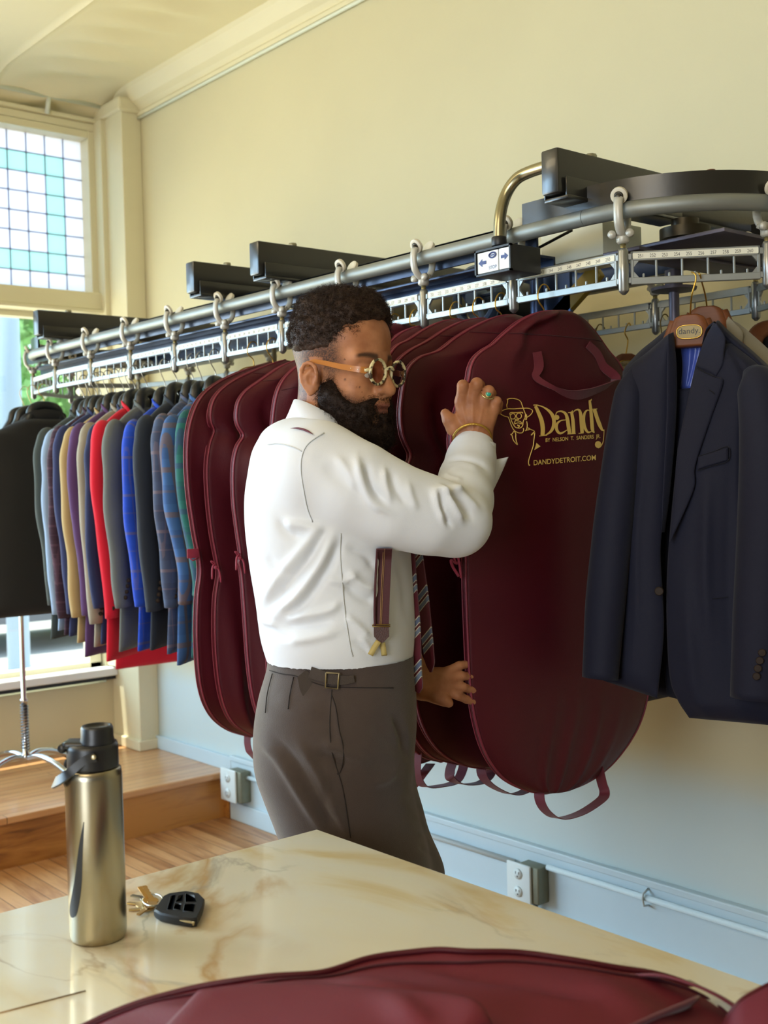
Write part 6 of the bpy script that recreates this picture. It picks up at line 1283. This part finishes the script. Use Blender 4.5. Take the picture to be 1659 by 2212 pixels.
# ================================================================ TABLE AND THINGS ON IT
TX0,TY1,TZ=-1.575,1.163,.84
mb,nt,b=nmat('cream_onyx_marble'); N=nt.nodes; L=nt.links; tc=N.new('ShaderNodeTexCoord'); mp=N.new('ShaderNodeMapping'); mp.inputs['Scale'].default_value=(1,1.7,1); mp.inputs['Rotation'].default_value=(0,0,.5); L.new(tc.outputs['Object'],mp.inputs[0])
def nz(sc,de,di): q=N.new('ShaderNodeTexNoise'); q.inputs['Scale'].default_value=sc; q.inputs['Detail'].default_value=de; q.inputs['Distortion'].default_value=di; L.new(mp.outputs[0],q.inputs['Vector']); return q.outputs['Fac']
r1=N.new('ShaderNodeValToRGB'); L.new(nz(2.4,8,1.4),r1.inputs[0]); e=r1.color_ramp.elements; e[0].position=.30; e[0].color=rgb(236,232,216); e[1].position=.72; e[1].color=rgb(224,196,138); k=e.new(.52); k.color=rgb(238,228,200)
def vein(sc,di,w,col,prev,st=1.0):
    n=nz(sc,6,di); s=N.new('ShaderNodeMath'); s.operation='SUBTRACT'; L.new(n,s.inputs[0]); s.inputs[1].default_value=.5; a=N.new('ShaderNodeMath'); a.operation='ABSOLUTE'; L.new(s.outputs[0],a.inputs[0])
    m=N.new('ShaderNodeMapRange'); m.inputs[1].default_value=0; m.inputs[2].default_value=w; m.inputs[3].default_value=st; m.inputs[4].default_value=0; L.new(a.outputs[0],m.inputs[0])
    mk=N.new('ShaderNodeTexNoise'); mk.inputs['Scale'].default_value=1.8; L.new(mp.outputs[0],mk.inputs['Vector']); mr=N.new('ShaderNodeMapRange'); mr.inputs[1].default_value=.45; mr.inputs[2].default_value=.62; L.new(mk.outputs['Fac'],mr.inputs[0]); mu=N.new('ShaderNodeMath'); mu.operation='MULTIPLY'; L.new(m.outputs[0],mu.inputs[0]); L.new(mr.outputs[0],mu.inputs[1])
    x=N.new('ShaderNodeMix'); x.data_type='RGBA'; L.new(mu.outputs[0],x.inputs[0]); L.new(prev,x.inputs[6]); x.inputs[7].default_value=rgb(*col); return x.outputs[2]
cur=vein(1.3,1.6,.030,(196,152,84),r1.outputs[0],.8); cur=vein(2.4,1.1,.020,(166,162,148),cur,.5); cur=vein(.8,1.3,.005,(140,98,54),cur,.9)
L.new(cur,b.inputs['Base Color']); b.inputs['Roughness'].default_value=.12; b.inputs['Specular IOR Level'].default_value=.6
tb=thing('marble_table','cream and gold veined marble topped table in the foreground','table',(-.6,.2,0))
obj('table_top',bx(TX0,.9,-1.0,TY1,TZ-.032,TZ,.004),mb,tb,True,40)
obj('base_cabinet',join(bx(TX0+.12,.8,-.9,TY1-.12,.08,TZ-.032),bx(TX0+.18,.74,-.85,TY1-.18,0,.08)),mat('dark_stained_cabinet',(70,48,34),.5,var=.2,vscale=6),tb,False)
sp0,sp1=onp(-40,2199,2,TZ),onp(185,2141,2,TZ); obj('inlay_line',join(tube([sp0+[0,0,.0002],sp1+[0,0,.0002]],.0011,6)),mat('bronze_inlay',(112,84,50),.35,.7),tb)
# steel bottle
steel,nt,b=nmat('brushed_steel'); b.inputs['Base Color'].default_value=rgb(158,150,130); b.inputs['Metallic'].default_value=1; b.inputs['Roughness'].default_value=.26; b.inputs['Anisotropic'].default_value=.6
bc=onp(213,2024,2,TZ); bd=(bc-EYE)@FF; s=bd/FPX
zt=lambda py: onp_z(py)
def zat(px,py): 
    d=ray(px,py); t=((bc-EYE)@FFh)/(d@FFh); return (EYE+d*t)[2]
BT=thing('water_bottle','brushed steel water bottle with black screw lid and carry loop','bottle',tuple(bc))
rb=.0365; hb=zat(205,1655)-TZ
obj('flask',lathe(bc,[(.001,0),(rb*.93,0),(rb*.97,.004),(rb,.010),(rb,hb-.012),(rb*.97,hb-.003),(rb*.88,hb),(rb*.86,hb-.001)],64),steel,BT)
bp_=mat('black_bottle_plastic',(24,25,29),.38); z1=hb
h2=zat(205,1600)-TZ; h3=zat(217,1560)-TZ
obj('lid_base',lathe(bc+[0,0,z1-.002],[(.02,0),(rb*.88,0),(rb*.90,.004),(rb*.90,h2-z1-.006),(rb*.86,h2-z1),(.02,h2-z1)],48),bp_,BT)
cr0=bc+RR*.0075-FF*.004
cp_=obj('screw_cap',lathe(cr0*[1,1,0]+[0,0,TZ+h2-.004],[(.01,0),(.0225,0),(.0220,.004),(.0208,.010),(.0205,h3-h2-.002),(.0190,h3-h2+.001),(.0165,h3-h2+.001),(.0160,h3-h2-.002),(.001,h3-h2-.002)],40),bp_,BT)
hb_=bc+[0,0,h2-.004]; 
obj('hinge_shelf',loft([hb_-RR*.034+FF*.016,hb_+RR*.0+FF*.02],[hb_-RR*.034-FF*.016,hb_+RR*.0-FF*.02],(0,0,1),.001,.004,10,8,4)[0],bp_,BT)
obj('hinge',tube([hb_-RR*.036-FF*.013-[0,0,.004],hb_-RR*.036+FF*.013-[0,0,.004]],.006,14),bp_,BT)
lp=[hb_+RR*.012-FF*.0335-[0,0,.010],hb_-RR*.004-FF*.035-[0,0,.016],hb_-RR*.026-FF*.033-[0,0,.034],hb_-RR*.044-FF*.018-[0,0,.046],hb_-RR*.049-[0,0,.049],hb_-RR*.044+FF*.018-[0,0,.046],hb_-RR*.026+FF*.033-[0,0,.034],hb_+RR*.0+FF*.035-[0,0,.014]]
obj('carry_loop',ribbon(smoothline(lp,50),np.array([-.5,0,.9])*0+UU*.8+RR*.35,np.interp(np.linspace(0,1,50),[0,.15,.5,.85,1],[.012,.010,.015,.010,.012]),.0035),bp_,BT,True,50)
obj('pivot_pin',lathe(hb_+RR*.010-FF*.0345-[0,0,.010],[(.001,0),(.0035,0),(.003,.0018),(.001,.002)],14,-FF),mat('steel_pin',(200,190,160),.3,.9),BT)
# black swoosh of the printed mark wrapping the left side of the flask
def wrap(px,py): 
    d=ray(px,py); o=(EYE-bc)[:2]; dd=d[:2]; A=dd@dd; B=2*o@dd; C=o@o-(rb+.0004)**2; disc=max(B*B-4*A*C,0); t=(-B-math.sqrt(disc))/(2*A); return EYE+d*t
Lq=[(180,1776),(170,1830),(161,1900),(151,1955),(150.5,1975),(153,1981)]; Rq=[(181.5,1776),(178,1850),(176,1910),(170,1955),(163,1980),(157,1983)]
La=resample(smoothline(np.c_[np.array(Lq,float),np.zeros(6)],80)[:,:2],30); Ra=resample(smoothline(np.c_[np.array(Rq,float),np.zeros(6)],80)[:,:2],30)
G=np.array([[wrap(*(a*(1-q)+b_*q)) for q in np.linspace(0,1,8)] for a,b_ in zip(La,Ra)]); obj('printed_mark',(G.reshape(-1,3),grid_faces(30,8)),mat('black_print',(26,27,30),.5),BT)
# keys
def tp(px,py,z=0): return onp(px,py,2,TZ+z)
KY=thing('key_bunch','bunch of brass keys on a steel ring joined to a black car key fob','keys',tuple(tp(360,1960)))
fobm=mat('black_fob_plastic',(17,18,21),.5,spec=.3); 
fo=[(331,1974),(351,1934),(362,1929),(402,1924),(430,1929),(443,1944),(442,1962),(432,1990),(420,1993),(380,1988),(340,1978)]
FT=.013; up=np.array([0,0,FT])
top=[tp(px,py,FT) for px,py in [(332,1964),(352,1934),(365,1928),(402,1923),(430,1928),(442,1940),(438,1958),(426,1983),(414,1985),(375,1979),(345,1972)]]
def slabp(top,th,bev=.002):
    T=np.array(top); c=T.mean(0); n=len(T); a=T-up*0; rows=[c+(T-c)*.94,T-[0,0,bev*.6],T-[0,0,th-bev],c+(T-c)*.95-[0,0,th]]
    rows[0]=c+(T-c)*.95; V=np.concatenate(rows); Fc=[(i*n+j,i*n+(j+1)%n,(i+1)*n+(j+1)%n,(i+1)*n+j) for i in range(3) for j in range(n)]+[tuple(range(n)),tuple(range(3*n,4*n))[::-1]]; return V,Fc
fb=obj('key_fob',slabp(top,FT-.001,.004),fobm,KY,True,35)
obj('chrome_strip',loft([tp(349,1977,FT*.75),tp(380,1984,FT*.75),tp(421,1991,FT*.75)],[tp(350,1986,.003),tp(382,1994,.003),tp(419,2000,.003)],np.array(tp(380,1995))-np.array(tp(380,1960)),.0008,.001,14,10,4)[0],mat('fob_chrome',(190,180,150),.25,.9),fb)
for q in ([(385,1934),(396,1930),(394,1947),(378,1949)],[(400,1930),(420,1933),(424,1948),(400,1949)],[(377,1951),(392,1951),(390,1966),(374,1964)],[(398,1952),(422,1952),(418,1970),(395,1968)],[(368,1934),(380,1932),(372,1965),(360,1966)]):
    obj('fob_button',slabp([tp(a,b_,FT+.0006) for a,b_ in q],.001,.0003),mat('fob_button_rubber',(30,32,36),.6),fb)
rg_=[tp(330+22*math.cos(a),1944+13*math.sin(a),.006+.004*math.sin(a*1)) for a in np.linspace(0,2*math.pi,40,endpoint=False)]
obj('split_ring',tube(rg_,.0013,8,closed=True,cap=False),mat('ring_steel',(186,188,190),.2,.95),KY)
kb=mat('brass_key',(178,140,84),.3,.85); ks=mat('pale_brass_key',(206,180,128),.3,.8)
def key(h,t,z0,z1,m_,label=None,r=.011):
    h=tp(*h,z0); t=tp(*t,z1); d=(t-h); Lk=np.linalg.norm(d); d/=Lk; n=np.array([0,0,1.])-d*d[2]; n/=np.linalg.norm(n); w=np.cross(n,d)
    hd=lathe(h-n*.001,[(.0030,0),(r,0),(r,.002),(.0030,.002)],24,n)
    sh_=[h+d*r*.7]; N_=9
    V=[];
    for i in range(N_+1):
        u=r*.7+(Lk-r*.7)*i/N_; to=.0035-(.0012 if i%2 else 0)*(i>1); V+=[h+d*u+w*.0035-n*.0009,h+d*u-w*to-n*.0009,h+d*u-w*to+n*.0009,h+d*u+w*.0035+n*.0009]
    Fc=[(i*4+j,i*4+(j+1)%4,i*4+4+(j+1)%4,i*4+4+j) for i in range(N_) for j in range(4)]+[(3,2,1,0),(N_*4,N_*4+1,N_*4+2,N_*4+3)]
    obj('key',join(hd,(np.array(V),Fc)),m_,KY,True,30)
key((322,1945),(302,1916),.004,.014,kb,r=.008); key((330,1946),(312,1914),.006,.013,kb,r=.008); key((316,1940),(284,1934),.003,.005,mat('nickel_key',(150,146,134),.3,.9),r=.009); key((312,1953),(276,1950),.002,.002,ks,r=.012); key((318,1962),(278,1965),.002,.002,ks,r=.010); key((326,1955),(298,1976),.006,.003,kb,r=.009)
# out-of-focus garment bag lying on the table
def ontab(px,py,z): return onp(px,py,2,TZ+z)
fg=thing('garment_bag','maroon garment bag lying flat across the near corner of the marble table','garment bag',tuple(ontab(900,2180,.0)))
far_=[(150,2240,.012),(260,2190,.03),(420,2142,.05),(560,2124,.06),(690,2112,.062),(800,2076,.066),(930,2058,.070),(1010,2062,.070),(1120,2064,.066),(1230,2080,.06),(1330,2098,.05),(1420,2112,.04),(1500,2140,.03),(1560,2180,.02),(1600,2230,.012)]
near_=[(150,2420,.012),(400,2500,.03),(700,2520,.05),(1000,2520,.06),(1300,2500,.05),(1640,2400,.012)]
A=[ontab(a,b_,z) for a,b_,z in far_]; B=[ontab(a,b_,z) for a,b_,z in near_]
g,Fr,Bk=loft(A,B,(0,0,1),.004,.002,120,50,6,[(.0,.28,.5,.55,.10,.016),(.05,.50,.3,.75,.06,-.010),(.1,.75,.5,.85,.08,.010),(.05,.1,.6,.35,.07,.010),(.3,.2,.3,.8,.1,.008)],.004,14,4)
V=g[0]; V[:,2]=np.maximum(V[:,2],TZ+.003)
fgm=fabric('maroon_nonwoven_worn',(98,26,40),.12,.6,.3,700,.0,.3)
obj('cover',(V,g[1]),fgm,fg); e_=Fr[:,0]+[0,0,.002]; obj('piping',tube(smooth_path(e_,2),.0034,8),maroon,fg); obj('piping',tube(smooth_path(Fr[:,3]+[0,0,.001],2),.0018,8),fabric('maroon_dark_piping',(64,18,28)),fg)
fl_=[(430,2142,.072),(560,2128,.078),(700,2128,.084),(850,2142,.092),(980,2152,.100),(1035,2170,.102),(1062,2212,.092),(1072,2260,.070)]; fl2=[(330,2250,.05),(520,2270,.06),(680,2280,.07),(820,2280,.075),(930,2275,.08),(980,2270,.084),(1000,2290,.076),(1010,2310,.06)]
obj('flap',loft([ontab(*q) for q in fl_],[ontab(*q) for q in fl2],(0,0,1),.004,.002,50,20,4,[(.1,.6,.8,.8,.1,.008)],.002,20,2)[0],fgm,fg)
obj('strap',ribbon(smoothline([ontab(1375,2108,.045),ontab(1440,2110,.055),ontab(1520,2136,.05),ontab(1590,2176,.035),ontab(1640,2230,.02)],30),(.3,-.8,.4),np.full(30,.022),.003),strap_m,fg)
obj('window_strip',loft([ontab(1430,2128,.030),ontab(1500,2160,.028),ontab(1560,2196,.02)],[ontab(1490,2118,.036),ontab(1560,2156,.034),ontab(1610,2185,.026)],(0,0,1),.001,.001,16,8,4)[0],mat('clear_vinyl',(176,170,150),.15,spec=.8),fg)
obj('strap',ribbon(smoothline([ontab(1300,2250,.055),ontab(1380,2215,.055),ontab(1500,2165,.045)],20),(.3,-.8,.4),np.full(20,.02),.003),strap_m,fg)
fg2=thing('garment_bag','corner of a second maroon garment bag at the bottom right on the table','garment bag',tuple(ontab(1640,2190,0)))
g,Fr,Bk=loft([ontab(1550,2240,.02),ontab(1590,2180,.05),ontab(1630,2150,.06),ontab(1700,2120,.065),ontab(1800,2110,.05)],[ontab(1560,2330,.02),ontab(1620,2400,.04),ontab(1700,2430,.05),ontab(1800,2430,.05),ontab(1900,2400,.04)],(0,0,1),.006,.002,40,24,5,[],.003,14,5)
V=g[0]; V[:,2]=np.maximum(V[:,2],TZ+.003); obj('cover',(V,g[1]),fgm,fg2); obj('piping',tube(Fr[:,0],.003,8),maroon,fg2)
# chrome coat stand on the platform
sc=onp(56,1640,2,.2); sc=np.array([-4.72,sc[1]*(4.72/abs(sc[0])),.2])
CS=thing('coat_stand','chrome rolling coat stand with four curved feet on the oak platform','coat stand',tuple(sc))
cs=mat('polished_chrome',(200,202,206),.14,1.0)
obj('post',join(lathe(sc,[(.006,.09),(.020,.095),(.020,.12),(.013,.125),(.013,.34),(.017,.342),(.017,.352),(.010,.356),(.010,.95)],20)),cs,CS)
obj('spring_collar',tube([sc+np.array([.0155*math.cos(a),.0155*math.sin(a),.14+a*.0019]) for a in np.linspace(0,100,400)],.003,6),mat('worn_chrome',(120,120,124),.3,.9),CS)
for k in range(4):
    a=math.radians(20+90*k); d=np.array([math.cos(a),math.sin(a),0]); f_=obj('foot',tube(smoothline([sc+[0,0,.10],sc+d*.07+[0,0,.118],sc+d*.16+[0,0,.10],sc+d*.24+[0,0,.062]],24),.012,12),cs,CS)
    obj('caster',lathe(sc+d*.24+np.array([0,0,.024])+np.cross(d,[0,0,1])*-.008,[(.001,0),(.020,0),(.024,.004),(.024,.012),(.020,.016),(.001,.016)],18,np.cross(d,[0,0,1])),mat('black_caster',(26,26,28),.5),f_)
obj('cross_hook',tube([sc+[0,-.12,.95],sc+[0,.12,.95]],.008,10),cs,CS)
